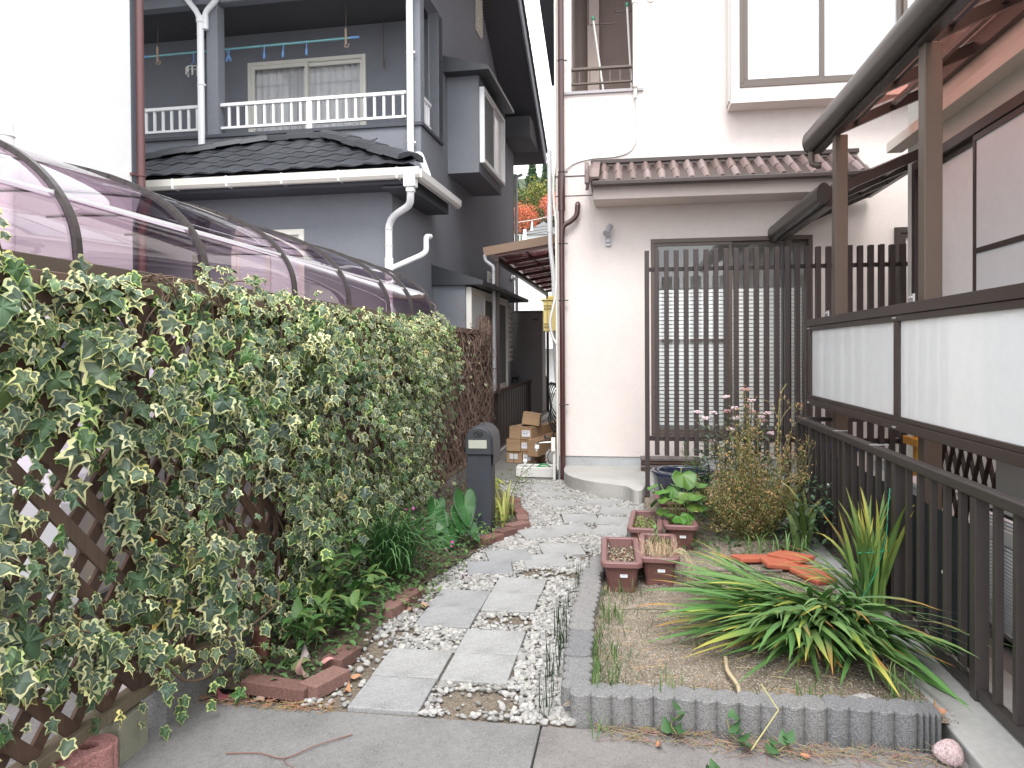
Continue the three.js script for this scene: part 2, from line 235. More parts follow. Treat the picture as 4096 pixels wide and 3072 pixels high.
function windowPart(house, w, h, m, o = {}) {
  const { fw = .035, sw = .04, n = 2, depth = .09, behind = ['curtain'], split } = o;
  const f = part(house, 'window', frameGeo(0, w, 0, h, fw, -depth, 0), m);
  const iw = (w - 2 * fw) / n;
  for (let i = 0; i < n; i++) {
    const x0 = fw + i * iw - (i ? sw / 2 : 0), x1 = fw + (i + 1) * iw + (i < n - 1 ? sw / 2 : 0), zz = -.012 - (i % 2 ? .03 : 0);
    part(f, 'sash', frameGeo(x0, x1, fw, h - fw, sw, zz - .026, zz, .002).concat(o.mid ? [bx(x0 + sw, x1 - sw, o.mid - .015, o.mid + .015, zz - .02, zz)] : []), m);
    const b = behind[i % behind.length];
    const pw = x1 - x0 - 2 * sw + .008, ph = h - 2 * fw - 2 * sw + .008, clear = !['frost', 'white', 'mesh'].includes(b); part(f, 'pane', clear ? new THREE.PlaneGeometry(pw, ph).translate((x0 + x1) / 2, h / 2, zz - .013) : bx(x0 + sw - .004, x1 - sw + .004, fw + sw - .004, h - fw - sw + .004, zz - .016, zz - .010), b === 'frost' ? K.frosted : b === 'white' ? K.acrylic : b === 'mesh' ? K.screenMesh : K.glass);
    if (b === 'blank') part(f, 'roller_blind', bx(x0 + sw, x1 - sw, fw + sw, h - fw - sw, zz - .05, zz - .045), K.white);
    if (b === 'curtain' || b === 'grey') { const c = part(f, 'curtain', pleats(x1 - x0, h - 2 * fw, Math.round((x1 - x0) / .11), .018), b === 'grey' ? K.curtainGrey : K.curtain); c.position.set(x0, fw, -.12); }
  }
  if (behind.some(b => b !== 'frost' && b !== 'mesh' && b !== 'blank' && b !== 'white')) part(f, 'room_interior', [bx(-.1, w + .1, -.1, h + .1, -.92, -.9), bx(-.1, -.08, -.1, h + .1, -.9, -depth - .01), bx(w + .08, w + .1, -.1, h + .1, -.9, -depth - .01), bx(-.08, w + .08, -.1, -.08, -.9, -depth - .01), bx(-.08, w + .08, h + .08, h + .1, -.9, -depth - .01)], K.offwhite);
  return f;
}
// ------------------------------------------------------------ pink house
const pink = thing('pink_house', 'pale pink stucco house with brown tiled canopy and slatted screen before its window', 'house', [0, 0, -8.4]);
{ const W = pink, holes = [rect(.25, 1.946, .482, 2.65), rect(-.615, .09, 4.31, 6.6), rect(1.2, 3.1, 4.1, 6.2)];
  part(W, 'wall', [ext(shape(rect(-.795, 7, .252, 8.6), holes), .16).translate(0, 0, -.16), bx(-.795, -.66, .252, 8.6, -9, -.16)], K.pink);
  part(W, 'foundation', [bx(-.78, 7, -.1, .252, -.2, -.012)], mat(.5, .51, .52, .9, { map: T.stain }));
  part(W, 'bay_front', [ext(shape(rect(1.072, 6, 4.0, 8.4), [rect(1.157, 2.79, 4.153, 6.1)]), .12).translate(0, 0, .17), bx(1.072, 1.13, 4.0, 8.4, .001, .17), bx(1.13, 6, 4.0, 4.06, .001, .17)], K.pink);
  part(W, 'trim_band', [bx(-.8, -.36, 3.372, 3.384, -.05, .006), bx(-.8, -.36, 3.155, 3.164, -.05, .004)], K.brownDk);
  // balcony recess
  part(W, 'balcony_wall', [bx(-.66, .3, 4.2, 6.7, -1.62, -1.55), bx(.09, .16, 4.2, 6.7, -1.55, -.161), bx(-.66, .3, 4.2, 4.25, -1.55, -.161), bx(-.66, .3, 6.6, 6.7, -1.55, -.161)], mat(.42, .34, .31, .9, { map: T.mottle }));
  part(W, 'balcony_pillar', bx(-.5, -.35, 4.25, 6.6, -1.5, -1.3, .005), K.pinkTrim);
  part(W, 'balcony_sill', bx(-.69, .178, 4.277, 4.31, -.17, .03, .004), mat(.36, .34, .35, .6));
  part(W, 'balcony_rail', [bx(-.615, .11, 4.546, 4.574, -.04, .012, .006), bx(-.615, .11, 4.388, 4.409, -.03, .006, .004)], K.bronze);
  for (let i = 0; i < 6; i++) part(W, 'baluster', bx(-.53 + i * .112, -.517 + i * .112, 4.409, 4.546, -.025, -.008), K.bronze);
  // windows
  const w1 = windowPart(W, 1.696, 2.168, K.sash, { behind: ['none', 'none'], fw: .045, sw: .035 }); w1.position.set(.25, .482, .012);
  part(w1, 'lower_panel', [bx(.1, 1.6, .05, .12, -.1, -.075)], K.screenMesh);
  const bl = (x0, x1, y0, y1, z) => { const L = []; for (let y = y0; y < y1; y += .043) L.push(bx(x0, x1, y, y + .031, z, z + .006)); return L; };
  part(w1, 'blind', bl(.09, .84, (.12), 1.61, -.085), mat(.8, .84, .83, .6)); part(w1, 'blind', bl(.88, 1.6, .12, 1.61, -.09), mat(.92, .93, .9, .6));
  part(w1, 'middle_rail', bx(.08, .85, 1.045, 1.07, -.08, -.045), K.sash);
  const w2 = windowPart(W, 1.633, 1.95, K.sash, { behind: ['blank', 'grey'], fw: .04, sw: .045 }); w2.position.set(1.157, 4.153, .3);
  const w3 = windowPart(W, .9, 2.2, K.sashDk, { behind: ['grey', 'grey'], fw: .06, sw: .05 }); w3.position.set(2.76, .5, .03);
  // tiled canopy
  part(W, 'canopy_beam', bx(-.358, 2.34, 3.019, 3.19, .001, .445, .004), K.pinkTrim);
  part(W, 'canopy_deck', [ext(shape([[.0, 3.15], [.56, 3.15], [.56, 3.185], [.0, 3.47]]), 2.74).rotateY(-PI / 2).translate(2.36, 0, 0)], K.brownDk);
  part(W, 'flashing', bx(-.40, 2.4, 3.49, 3.535, .001, .06, .004), K.brownDk);
  part(W, 'canopy_gutter', [bx(-.37, 2.4, 3.137, 3.19, .5, .585, .012)], K.brownDk);
  const prof = []; for (let i = 0; i <= 10; i++) { const t = i / 10, y = t < .62 ? Math.sin(t / .62 * PI) * .045 : -.012 * Math.sin((t - .62) / .38 * PI); prof.push([t * .152, y]); }
  const tg = UV(ext(shape(prof.concat(prof.slice().reverse().map(([x, y]) => [x, y - .014]))), .29));
  for (let i = 0; i < 18; i++) for (let j = 0; j < 2; j++) { const m = part(W, 'roof_tile', tg, [K.clay, K.clay2, K.clay3][(rnd() * 3) | 0]); m.position.set(-.3 + i * .149 + j * .012, 3.46 - j * .145, .03 + j * .255); m.rotation.x = .52 + RR(-.015, .015); }
  const vt = ext(shape([[-.1, -.075], [-.085, .02], [-.04, .062], [.03, .062], [.03, .04], [-.03, .035], [-.065, .0], [-.078, -.075]]), .3, .006);
  for (let j = 0; j < 2; j++) { const m = part(W, 'verge_tile', vt, [K.clay3, K.clay][j]); m.position.set(-.33, 3.455 - j * .13, .02 + j * .25); m.rotation.x = .5; }
  part(W, 'corner_tile', ext(shape([[0, .05], [.16, .0], [.17, -.07], [.05, -.075], [.02, -.16], [-.02, -.15], [-.015, -.02]]), .03, .006).rotateY(PI / 2).translate(-.425, 3.29, .72), K.clay3);
  // downpipe with branch
  part(W, 'downpipe', [cyl([-.722, 3.1, .075], [-.722, 8.4, .075], .034, .034, 14), cyl([-.722, 0, .075], [-.722, 3.02, .075], .031, .031, 14), cyl([-.722, 2.98, .075], [-.722, 3.38, .075], .041, .041, 14)], K.maroon);
  part(W, 'branch_pipe', pipe([[-.722, 2.62, .075], [-.71, 2.82, .075], [-.62, 2.86, .075], [-.55, 2.93, .075], [-.545, 3.06, .075], [-.545, 3.06, -.02]], .029, .05), K.maroon);
  for (const y of [.83, 1.99, 2.62, 3.41, 4.64]) part(W, 'pipe_clip', [new THREE.TorusGeometry(.036, .006, 5, 14).rotateX(PI / 2).translate(-.722, y, .075), bx(-.68, -.655, y - .006, y + .006, .06, .08)], K.brownDk);
  part(W, 'white_pipe', [cyl([.088, 4.31, .05], [.088, 8.4, .05], .026, .026, 12), cyl([.088, 4.2, .03], [.088, 4.4, .03], .02, .02, 10), cyl([.088, 5.22, .05], [.088, 5.3, .05], .034, .034, 12)], K.ivory);
  part(W, 'cable', spl([[.088, 4.36, .03], [.1, 4.1, .012], [.11, 3.88, .012], [.09, 3.72, .012], [.02, 3.62, .012], [-.12, 3.575, .012], [-.4, 3.56, .012], [-.58, 3.52, .012], [-.69, 3.45, .03]], .0095, 60), K.offwhite);
  part(W, 'cable', pipe([[-.79, 8.3, .03], [-.79, 3.5, .03], [-.815, 3.4, .03], [-.82, 3.1, .03], [-.79, 2.9, .03], [-.785, .1, .03]], .012, .1), K.ivory);
  part(W, 'cable', spl([[-.8, 2.2, .03], [-.8, 2.05, .04], [-.83, 1.9, .05], [-.86, 1.75, .05], [-.84, 1.6, .04], [-.79, 1.5, .03]], .016, 40), K.offwhite);
  part(W, 'drain_cap', new THREE.TorusGeometry(.035, .007, 6, 16).translate(.26, 5.28, .01), K.ivory);
  // roof edge out of sight above, keeps the rooms closed
  part(W, 'roof', bx(-1.1, 7.3, 8.6, 8.75, -9.5, .7), K.clay3);
  part(W, 'side_eave', bar([-.925, 5.97, .25], [-.925, 5.16, -2.0], .21, .15), K.greyDk); }
solo('wall_spotlight', [cyl([-.225, 2.715, -8.28], [-.19, 2.80, -8.34], .038, .034, 16), cyl([-.23, 2.705, -8.27], [-.2255, 2.714, -8.279], .04, .04, 16), cyl([-.21, 2.76, -8.33], [-.21, 2.7, -8.37], .012), bx(-.243, -.183, 2.585, 2.7, -8.398, -8.37, .005), bx(-.232, -.194, 2.62, 2.69, -8.37, -8.345, .006)], mat(.42, .43, .45, .4, { metalness: .3 }), 'small grey cylinder spotlight on bracket on the pink wall under the canopy', 'wall light');
// laundry poles leaning in the recess
{ for (const [x, y, l, k] of [[-.33, 4.3, 1.02, .1], [-.02, 4.3, 1.15, .04]]) { const t = thing('laundry_pole', l < 1.1 ? 'lower of two pale laundry poles with green tips leaning in the pink balcony' : 'taller of two pale laundry poles with green tips leaning in the pink balcony', 'laundry pole', [x, y, -8.9]); part(t, 'pole', cyl([.08, -.02, .1], [.08 - k * 1.4, l, -.05], .013, .013), K.offwhite); part(t, 'tip', new THREE.SphereGeometry(.022, 10, 8).scale(1, 1.6, 1).translate(.08 - k * 1.43, l + .03, -.052), mat(.06, .25, .16, .5)); part(t, 'bracket', [cyl([-.1, l - .04, -.06], [.2, l - .04, -.06], .006), cyl([-.12, l - .04, -.06], [-.12, l + 1, -.06], .008)], K.brownDk); } }
// stepped terrace with a curved front
struct('terrace_step', ext((() => { const s = new THREE.Shape(); s.moveTo(-.7, 8.41); s.lineTo(-.69, 8.13); s.bezierCurveTo(-.67, 7.75, -.5, 7.52, -.29, 7.37); s.bezierCurveTo(-.12, 7.26, -.02, 7.28, .03, 7.06); s.bezierCurveTo(.06, 6.93, .13, 6.98, .13, 7.08); s.lineTo(.16, 7.3); s.lineTo(3.3, 7.3); s.lineTo(3.3, 8.41); s.closePath(); return s; })(), .16, .006).rotateX(-PI / 2).translate(0, -.022, 0), mat(.47, .455, .43, .88, { map: T.stain, side: THREE.DoubleSide }));
// slats stacked against the foundation
{ const s = thing('wood_stack', 'stack of greyish wooden boards against the foundation behind the screen post', 'boards', [.13, .142, -8.17]); const g = UV(bx(0, .62, 0, .028, -.1, .1, .004)); for (let i = 0; i < 4; i++) { const m = part(s, 'board', g, i % 2 ? K.woodGrey : K.wood2); m.position.set(RR(-.006, .006), i * .037 + .002, RR(-.01, .01)); } part(s, 'spacer', [bx(.03, .06, 0, .14, -.08, .06), bx(.55, .58, 0, .14, -.08, .06)], K.wood2); }
// ------------------------------------------------------------ slatted screen
{ const s = thing('slatted_screen', 'tall dark brown vertical slat screen standing before the pink house window', 'screen', [0, 0, -7.085]);
  const sg = UV(bx(-.021, .021, .451, 2.357, -.065, .0, .003)), pg = UV(bx(-.021, .021, 0, 2.357, -.065, 0, .003));
  for (let i = 0; i < 27; i++) { const p = i === 0 || i === 14 || i === 26; const m = part(s, p ? 'post' : 'slat', p ? pg : sg, K.screen); m.position.set(.175 + i * .0894, RR(-.004, .004), 0); }
  for (const [a, b] of [[.58, .625], [2.168, 2.206]]) part(s, 'rail', bx(.158, 2.52, a, b, -.1, -.067, .003), K.screen); }
// ------------------------------------------------------------ grey house (origin at the balcony corner)
const gh = thing('grey_house', 'dark grey stucco house with white balcony railing, tiled skirt roof and white gutters', 'house', [-2.443, 0, -8.75], -1.5 * PI / 180);
{ const W = gh;
  const gable = [[.8, 0], [6.34, 0], [6.34, 5.4], [2.95, 7.4], [-.1, 6.3], [-.1, 5.84], [.8, 5.84]];
  part(W, 'wall', [ext(shape(gable), .14).rotateY(PI / 2).translate(-.14, 0, 0), bx(-.16, 0, 0, 4.14, -.8, 0), bx(-7, -.16, 3.0, 4.14, -.16, 0), bx(-7, -.16, 0, 4.0, -.3, -.16), bx(-7, 0, 5.837, 6.3, -.14, 0)], K.grey);
  part(W, 'front_room', [ext(shape(rect(-6, 0, 0, 3.2), [rect(-1.86, -1.0, 1.75, 2.77)]), .14).translate(0, 0, .91), bx(-.14, 0, 0, 3.2, 0, .91)], K.grey);
  part(W, 'balcony_wall', [bx(-7, -.14, 3.9, 6.2, -1.34, -1.2)].slice(1).concat([bx(-7, -2.91, 3.9, 6.2, -1.34, -1.2), bx(-1.15, -.14, 3.9, 6.2, -1.34, -1.2), bx(-2.91, -1.15, 5.54, 6.2, -1.34, -1.2), bx(-2.91, -1.15, 3.9, 4.02, -1.34, -1.2)]), K.grey);
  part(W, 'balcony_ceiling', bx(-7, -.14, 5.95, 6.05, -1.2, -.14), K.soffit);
  part(W, 'balcony_floor', bx(-7, -.16, 3.9, 4.0, -1.2, -.16), K.greyDk);
  part(W, 'column', bx(-.165, -.002, 4.183, 5.837, -.165, -.002, .006), K.grey); part(W, 'column', bx(-2.81, -2.655, 4.183, 5.837, -.165, -.002, .006), K.grey);
  part(W, 'column', bx(-.13, .0, 4.183, 5.837, -1.0, -.8, .006), K.grey);
  part(W, 'balcony_sill', [bx(-7, .03, 4.14, 4.183, -.18, .03, .005), bx(-.17, .03, 4.14, 4.183, -.92, -.181, .005)], K.greyDk);
  const rail = (x0, x1) => { part(W, 'balcony_rail', [bx(x0, x1, 4.547, 4.592, -.1, -.045, .008), bx(x0, x1, 4.263, 4.297, -.095, -.05, .006)], K.white); };
  rail(-2.655, -.2); rail(-6.2, -2.9);
  const bg = bx(-.015, .015, 4.297, 4.547, -.088, -.058, .004);
  for (let i = 0; i < 20; i++) { const x = -.245 - i * .121; const m = part(W, 'baluster', Math.abs(x + 1.455) < .05 ? bx(-.035, .035, 4.19, 4.547, -.095, -.05, .004) : bg, K.white); m.position.x = x; }
  for (let i = 0; i < 24; i++) { const m = part(W, 'baluster', bg, K.white); m.position.x = -2.99 - i * .121; }
  part(W, 'balcony_rail', [bx(-.095, -.045, 4.547, 4.592, -.62, -.17, .006), bx(-.09, -.05, 4.263, 4.297, -.62, -.17, .006), bx(-.09, -.05, 4.2, 5.1, -.2, -.168, .004)], K.white);
  for (let i = 0; i < 4; i++) part(W, 'baluster', bx(-.085, -.055, 4.297, 4.547, -.3 - i * .09, -.27 - i * .09, .004), K.white);
  const w = windowPart(W, 1.762, 1.5, K.ivory, { behind: ['grey', 'grey'], fw: .05, sw: .05 }); w.position.set(-2.91, 4.04, -1.17);
  const w2 = windowPart(W, .86, 1.02, K.ivory, { behind: ['frost'], fw: .06, sw: .04 }); w2.position.set(-1.86, 1.75, 1.07);
  // white downpipes
  const dp = (x, b, t) => [cyl([x, b, .05], [x, t, .05], .042, .042, 14)];
  part(W, 'downpipe', dp(-.115, 3.8, 6.6), K.pipeWhite);
  part(W, 'downpipe', [...dp(-2.855, 3.82, 5.66), cyl([-2.855, 5.58, .05], [-2.855, 5.66, .05], .052, .052, 14), cyl([-2.80, 5.5, .03], [-2.80, 5.68, .03], .04, .04, 12), pipe([[-2.80, 5.66, .03], [-2.79, 5.72, .03], [-2.64, 5.86, .03], [-2.62, 6.3, .03]], .036, .05), pipe([[-2.87, 5.64, .05], [-2.9, 5.72, .05], [-3.15, 6.05, .08], [-3.18, 6.3, .08]], .036, .05)], K.pipeWhite);
  for (const [x, y] of [[-.115, 3.93], [-.115, 5.0], [-2.855, 4.8]]) part(W, 'pipe_clip', [new THREE.TorusGeometry(.043, .006, 5, 14).rotateX(PI / 2).translate(x, y, .05), bx(x + .04, x + .065, y - .01, y + .01, .04, .06)], K.pipeWhite);
  part(W, 'downpipe', [pipe([[-.02, 3.76, .12], [.18, 3.62, .62], [.3, 3.34, .7], [.3, 3.25, .7]], .036, .06)], K.pipeWhite);
  part(W, 'downpipe', [pipe([[.33, 3.2, 1.44], [.33, 3.02, 1.44], [.3, 2.92, 1.36], [.06, 2.86, 1.16], [-.02, 2.78, 1.11], [-.02, .1, 1.11]], .038, .06), pipe([[-.02, 2.3, 1.11], [.3, 2.46, .98], [.34, 2.5, .95], [.34, 2.66, .95], [.34, 2.68, .8]], .03, .05), cyl([-.02, 2.2, 1.11], [-.02, 2.42, 1.11], .046, .046, 14)], K.pipeWhite);
  part(W, 'rain_hopper', [bx(.27, .39, 3.08, 3.2, 1.38, 1.5, .01), bx(.29, .37, 3.03, 3.08, 1.4, 1.48, .01)], K.pipeWhite);
  for (const y of [2.72, 2.55, 2.0]) part(W, 'pipe_clip', new THREE.TorusGeometry(.039, .006, 5, 14).rotateX(PI / 2).translate(-.02, y, 1.11), K.ivory);
  part(W, 'corner_pipe', [cyl([.05, .5, -6.32], [.05, 4.86, -6.32], .032, .032, 12), pipe([[.05, 4.84, -6.32], [.05, 4.95, -6.32], [.18, 5.0, -6.32]], .032, .04)], mat(.55, .56, .58, .4));
  // hipped skirt roof over the front room
  const A = [-4.3, 3.3, 1.47], B = [.37, 3.3, 1.47], C = [-1.09, 4.03, .02], D = [-1.99, 4.03, .02], E = [.37, 3.3, -.35];
  const tri = (...p) => { const g = new THREE.BufferGeometry(), a = []; for (const q of p) a.push(...q); g.setAttribute('position', new THREE.BufferAttribute(new Float32Array(a), 3)); g.computeVertexNormals(); return g; };
  const F = [0, 3.43, -.35];
  const rb = mat(.03, .032, .038, .5, { side: THREE.DoubleSide });
  part(W, 'roof_deck', [tri(A, B, C, A, C, D), tri(B, E, C, E, F, C), tri(A, D, [-4.3, 3.3, .02])], rb);
  part(W, 'fascia', [bx(-4.3, .33, 3.135, 3.26, 1.36, 1.39), bx(.25, .28, 3.1, 3.26, -.2, 1.36), bx(-4.3, .25, 3.13, 3.15, 1.06, 1.36), bx(.005, .25, 3.1, 3.12, -.2, 1.36)], K.greyDk);
  part(W, 'gutter', [ext(shape([[-.055, .05], [-.05, -.02], [-.025, -.05], [.025, -.05], [.05, -.02], [.055, .05], [.045, .05], [.04, -.015], [.02, -.04], [-.02, -.04], [-.04, -.015], [-.045, .05]]), 4.75).rotateY(-PI / 2).translate(.44, 3.22, 1.45)], K.ivory);
  part(W, 'gutter', [ext(shape([[-.055, .05], [-.05, -.02], [-.025, -.05], [.025, -.05], [.05, -.02], [.055, .05], [.045, .05], [.04, -.015], [.02, -.04], [-.02, -.04], [-.04, -.015], [-.045, .05]]), 1.63).translate(.38, 3.22, -.24)], K.offwhite);
  for (let i = 0; i < 7; i++) part(W, 'gutter_bracket', bx(.2 - i * .62, .215 - i * .62, 3.165, 3.275, 1.39, 1.51), K.white);
  const sl = Math.atan2(.73, 1.45), pf = [[0, .013], [.05, .016], [.1, .01], [.15, -.005], [.2, -.004], [.24, .005], [.27, .013], [.27, .0], [.15, -.016], [0, .0]], tg = UV(ext(shape(pf), .3));
  for (let r = 0; r < 6; r++) { const t = r / 6, zt = .02 + 1.45 * t, yt = 4.03 - .73 * t, xl = -1.99 + (-4.3 + 1.99) * (t + .12), xr = -1.09 + (.37 + 1.09) * (t + .1);
    for (let x = xl - .05; x < xr - .1; x += .264) { const m = part(W, 'roof_tile', tg, rnd() < .5 ? K.roofTile : K.roofTile2); m.position.set(x + .13 * (r % 2), yt + .026 + RR(-.003, .003), zt - .01); m.rotation.x = sl - .03 + RR(-.012, .012); } }
  for (let r = 0; r < 6; r++) { const m = part(W, 'roof_tile', tg, K.roofTile); const t = r / 6; m.position.set(-.9 + 1.25 * t * .95, 4.0 - .73 * t * .95, 1.2 * t + .02); m.rotation.set(0, PI / 2, 0); m.rotateX(sl); }
  const ridge = (p, q, n, wd) => { const a = V(...p), b = V(...q); for (let i = 0; i < n; i++) { const u = a.clone().lerp(b, i / n), v = a.clone().lerp(b, (i + 1.08) / n); const L = u.distanceTo(v); const g = ext(shape([[-wd, -.05], [-wd * .9, .0], [-wd * .45, .03], [wd * .45, .03], [wd * .9, .0], [wd, -.05], [wd * .85, -.05], [0, .005], [-wd * .85, -.05]]), L, .004); const m = part(W, 'hip_tile', UV(g), rnd() < .5 ? K.roofTile : K.roofTile2); m.position.copy(u); m.lookAt(W.localToWorld(v.clone())); m.position.y += .035 + .012 * (i % 2); } };
  W.updateMatrixWorld(true);
  ridge([-1.99, 4.06, .03], [-4.3, 3.36, 1.4], 9, .12); ridge([-1.12, 4.06, .06], [.32, 3.36, 1.42], 6, .15); ridge([-2.0, 4.05, .03], [-1.05, 4.05, .03], 3, .08);
  // upper bay window
  part(W, 'bay_wall', [bx(.001, .44, 3.84, 5.15, -2.74, -1.2, .004)], K.grey);
  part(W, 'bay_roof', [ext(shape([[-.01, 5.14], [.62, 5.14], [.62, 5.19], [0, 5.36]]), 1.9).translate(0, 0, -2.9)], K.roofTile2);
  const b1 = windowPart(W, 1.5, 1.02, K.white, { behind: ['mesh', 'white'], fw: .04, sw: .035, depth: .068 }); b1.rotation.y = PI / 2; b1.position.set(.508, 3.98, -1.24);  // far pane opaque white: sky reflection put into its colour
  // lower bay window with dark hood
  part(W, 'bay_wall', bx(.001, .42, .4, 2.26, -3.1, -.45, .004), K.grey);
  part(W, 'bay_hood', [ext(shape([[-.01, 2.26], [.66, 2.26], [.66, 2.31], [0, 2.52]]), 3.6).translate(0, 0, -4.0)], K.roofTile2);
  const b2 = windowPart(W, 2.5, 1.4, K.ivory, { behind: ['frost', 'mesh', 'mesh'], n: 3, fw: .05, sw: .05, depth: .068 }); b2.rotation.y = PI / 2; b2.position.set(.488, .84, -.5);
  part(W, 'louver_shutter', [...Array(11)].map((_, i) => cyl([.47, 1.3 + i * .078, -3.08], [.47, 1.3 + i * .078, -3.32], .035, .035, 8)).concat([bx(.43, .5, 2.13, 2.17, -3.34, -3.05)]), K.offwhite);
  part(W, 'wall_vent', [bx(.001, .03, 2.58, 2.78, -3.86, -3.68, .005), ...[0, 1, 2].map(i => bx(.03, .045, 2.61 + i * .05, 2.63 + i * .05, -3.85, -3.69))], K.ivory);
  part(W, 'round_vent', [new THREE.SphereGeometry(.075, 14, 8, 0, PI * 2, 0, PI / 2).rotateZ(-PI / 2).translate(.02, 2.86, -5.9)], K.alu);
  part(W, 'gable_louver', [bx(.001, .03, 6.5, 7.15, -3.3, -2.92, .005), ...[...Array(12)].map((_, i) => bx(.03, .05, 6.53 + i * .05, 6.55 + i * .05, -3.28, -2.94))], K.ivory);
  // gable roof and eaves
  const slab = (p, q, th) => { const a = V(...p), b = V(...q); return bar([(a.x), a.y, a.z], [b.x, b.y, b.z], 8.2, th); };
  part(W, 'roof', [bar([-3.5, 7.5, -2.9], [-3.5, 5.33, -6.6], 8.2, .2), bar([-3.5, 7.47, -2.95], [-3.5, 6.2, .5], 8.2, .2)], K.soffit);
  part(W, 'barge_board', bar([.62, 7.52, -2.85], [.62, 5.3, -6.63], .03, .22), mat(.3, .32, .36, .6));
  for (let i = 0; i < 17; i++) { const t = i / 17; part(W, 'edge_tile', bar([.6, 7.65 - 2.18 * t, -2.85 - 3.72 * t], [.6, 7.65 - 2.18 * t - .11, -2.85 - 3.72 * t - .24], .14, .04), K.roofTile).rotation.z = 0; }
  part(W, 'eave_box', ext(shape([[5.15, 5.42], [6.5, 5.42], [6.5, 5.5], [5.6, 5.8], [5.15, 5.8]].map(([a, b]) => [a, b])), .5, .004).rotateY(PI / 2).translate(.02, 0, 0), K.soffit);
}
// laundry pole with pegs under the balcony ceiling
const LP = (t) => { const a = V(-6.47, 5.454, -9.36), b = V(-3.44, 5.477, -9.28); return a.lerp(b, t); };
{ const t = thing('laundry_pole', 'long pale turquoise laundry pole hanging under the grey balcony ceiling', 'laundry pole', LP(0).toArray()); const e = LP(1).sub(LP(0)); part(t, 'pole', cyl([0, 0, 0], e.toArray(), .014, .014, 10), K.teal); part(t, 'end_cap', [cyl([-.04, 0, 0], [.06, 0, 0], .017, .017, 10), cyl([e.x - .08, e.y, e.z], [e.x + .04, e.y, e.z], .017, .017, 10)], K.peg);
  for (const [i, s] of [[.065, 1], [.955, 1]]) { const p = LP(i), h = thing('pole_hanger', i < .5 ? 'left rusty ceiling bracket holding the turquoise laundry pole' : 'right rusty ceiling bracket holding the turquoise laundry pole', 'hanger', p.toArray()); part(h, 'hook', [cyl([0, -.09, .01], [0, .12, .01], .016, .016, 8), new THREE.TorusGeometry(.03, .008, 6, 12, PI * 1.3).rotateZ(PI * .9).translate(.01, -.09, .01)], mat(.4, .3, .22, .6)); part(h, 'rod', [cyl([0, .1, 0], [0, .52, 0], .006), cyl([0, .5, 0], [.3, .48, -.6], .008), cyl([.3, .48, -.6], [.3, -.1, -.6], .006), cyl([.3, -.18, -.6], [.3, -.05, -.6], .014)], K.rusty); } }
[[.4, 0], [.415, 1], [.578, 2], [.668, 3], [.775, 4]].forEach(([t, i]) => { const p = LP(t), o = thing('clothes_peg', ['leftmost blue clothes peg of the close pair on the turquoise pole', 'right-hand blue clothes peg of the close pair on the turquoise pole', 'blue clothes peg left of centre over the balcony window, third along', 'fourth blue clothes peg along the turquoise pole', 'rightmost blue clothes peg on the turquoise pole'][i], 'clothes peg', p.toArray()); const a = i === 0 ? .35 : i === 1 ? -.3 : RR(-.1, .1); part(o, 'clip', [bx(-.014, .014, -.17, -.09, -.01, .01, .004)], K.peg); part(o, 'hook', cyl([0, -.1, 0], [0, .02, 0], .007), K.peg); o.rotation.z = a; });
{ const p = LP(.24), o = thing('peg_hanger', 'small round laundry hanger with many pale pegs hanging on the turquoise pole', 'laundry hanger', p.toArray()); part(o, 'hook', [cyl([0, -.12, 0], [0, .02, 0], .008), cyl([0, -.12, 0], [-.08, -.2, 0], .005), cyl([0, -.12, 0], [.08, -.2, .0], .005)], K.peg); part(o, 'ring', new THREE.TorusGeometry(.1, .008, 6, 20).rotateX(PI / 2).scale(1, 1, .6).translate(0, -.2, 0), K.offwhite); for (let i = 0; i < 9; i++) { const a = i * .7; part(o, 'peg', bx(-.011, .011, -.28 - (i % 3) * .02, -.2, -.008, .008, .003).translate(.1 * Math.cos(a), 0, .06 * Math.sin(a)), K.offwhite); } }
// ------------------------------------------------------------ cream building at the far left
{ const o = thing('cream_building', 'tall cream white stucco building at left with reddish brown corner downpipe', 'house', [-4.84, 0, -6.8]);
  part(o, 'wall', [bx(-.2, 0, -.1, 9, 0, 8), bx(-6, -.2, -.1, 9, 0, .2), bx(-6, 0.05, 9, 9.2, 0, 8)], K.cream);
  part(o, 'corner_strip', bx(.001, .02, -.1, 9, -.02, .03), K.greyDk);
  part(o, 'downpipe', cyl([.03, 0, -.07], [.03, 9, -.07], .042, .042, 14), K.redPipe);
  for (const y of [1.2, 3.2, 5.0]) part(o, 'pipe_clip', [new THREE.TorusGeometry(.045, .007, 5, 14).rotateX(PI / 2).translate(.03, y, -.07), bx(.0, .03, y - .012, y + .012, -.03, .06)], K.redPipe);
  part(o, 'vent_pipe', [pipe([[0, 3.3, 1.7], [.1, 3.3, 1.7], [.13, 3.24, 1.7], [.13, 1.2, 1.7]], .062, .08, 18), new THREE.TorusGeometry(.066, .008, 6, 20).rotateX(PI / 2).translate(.13, 3.1, 1.7)], K.cream); }
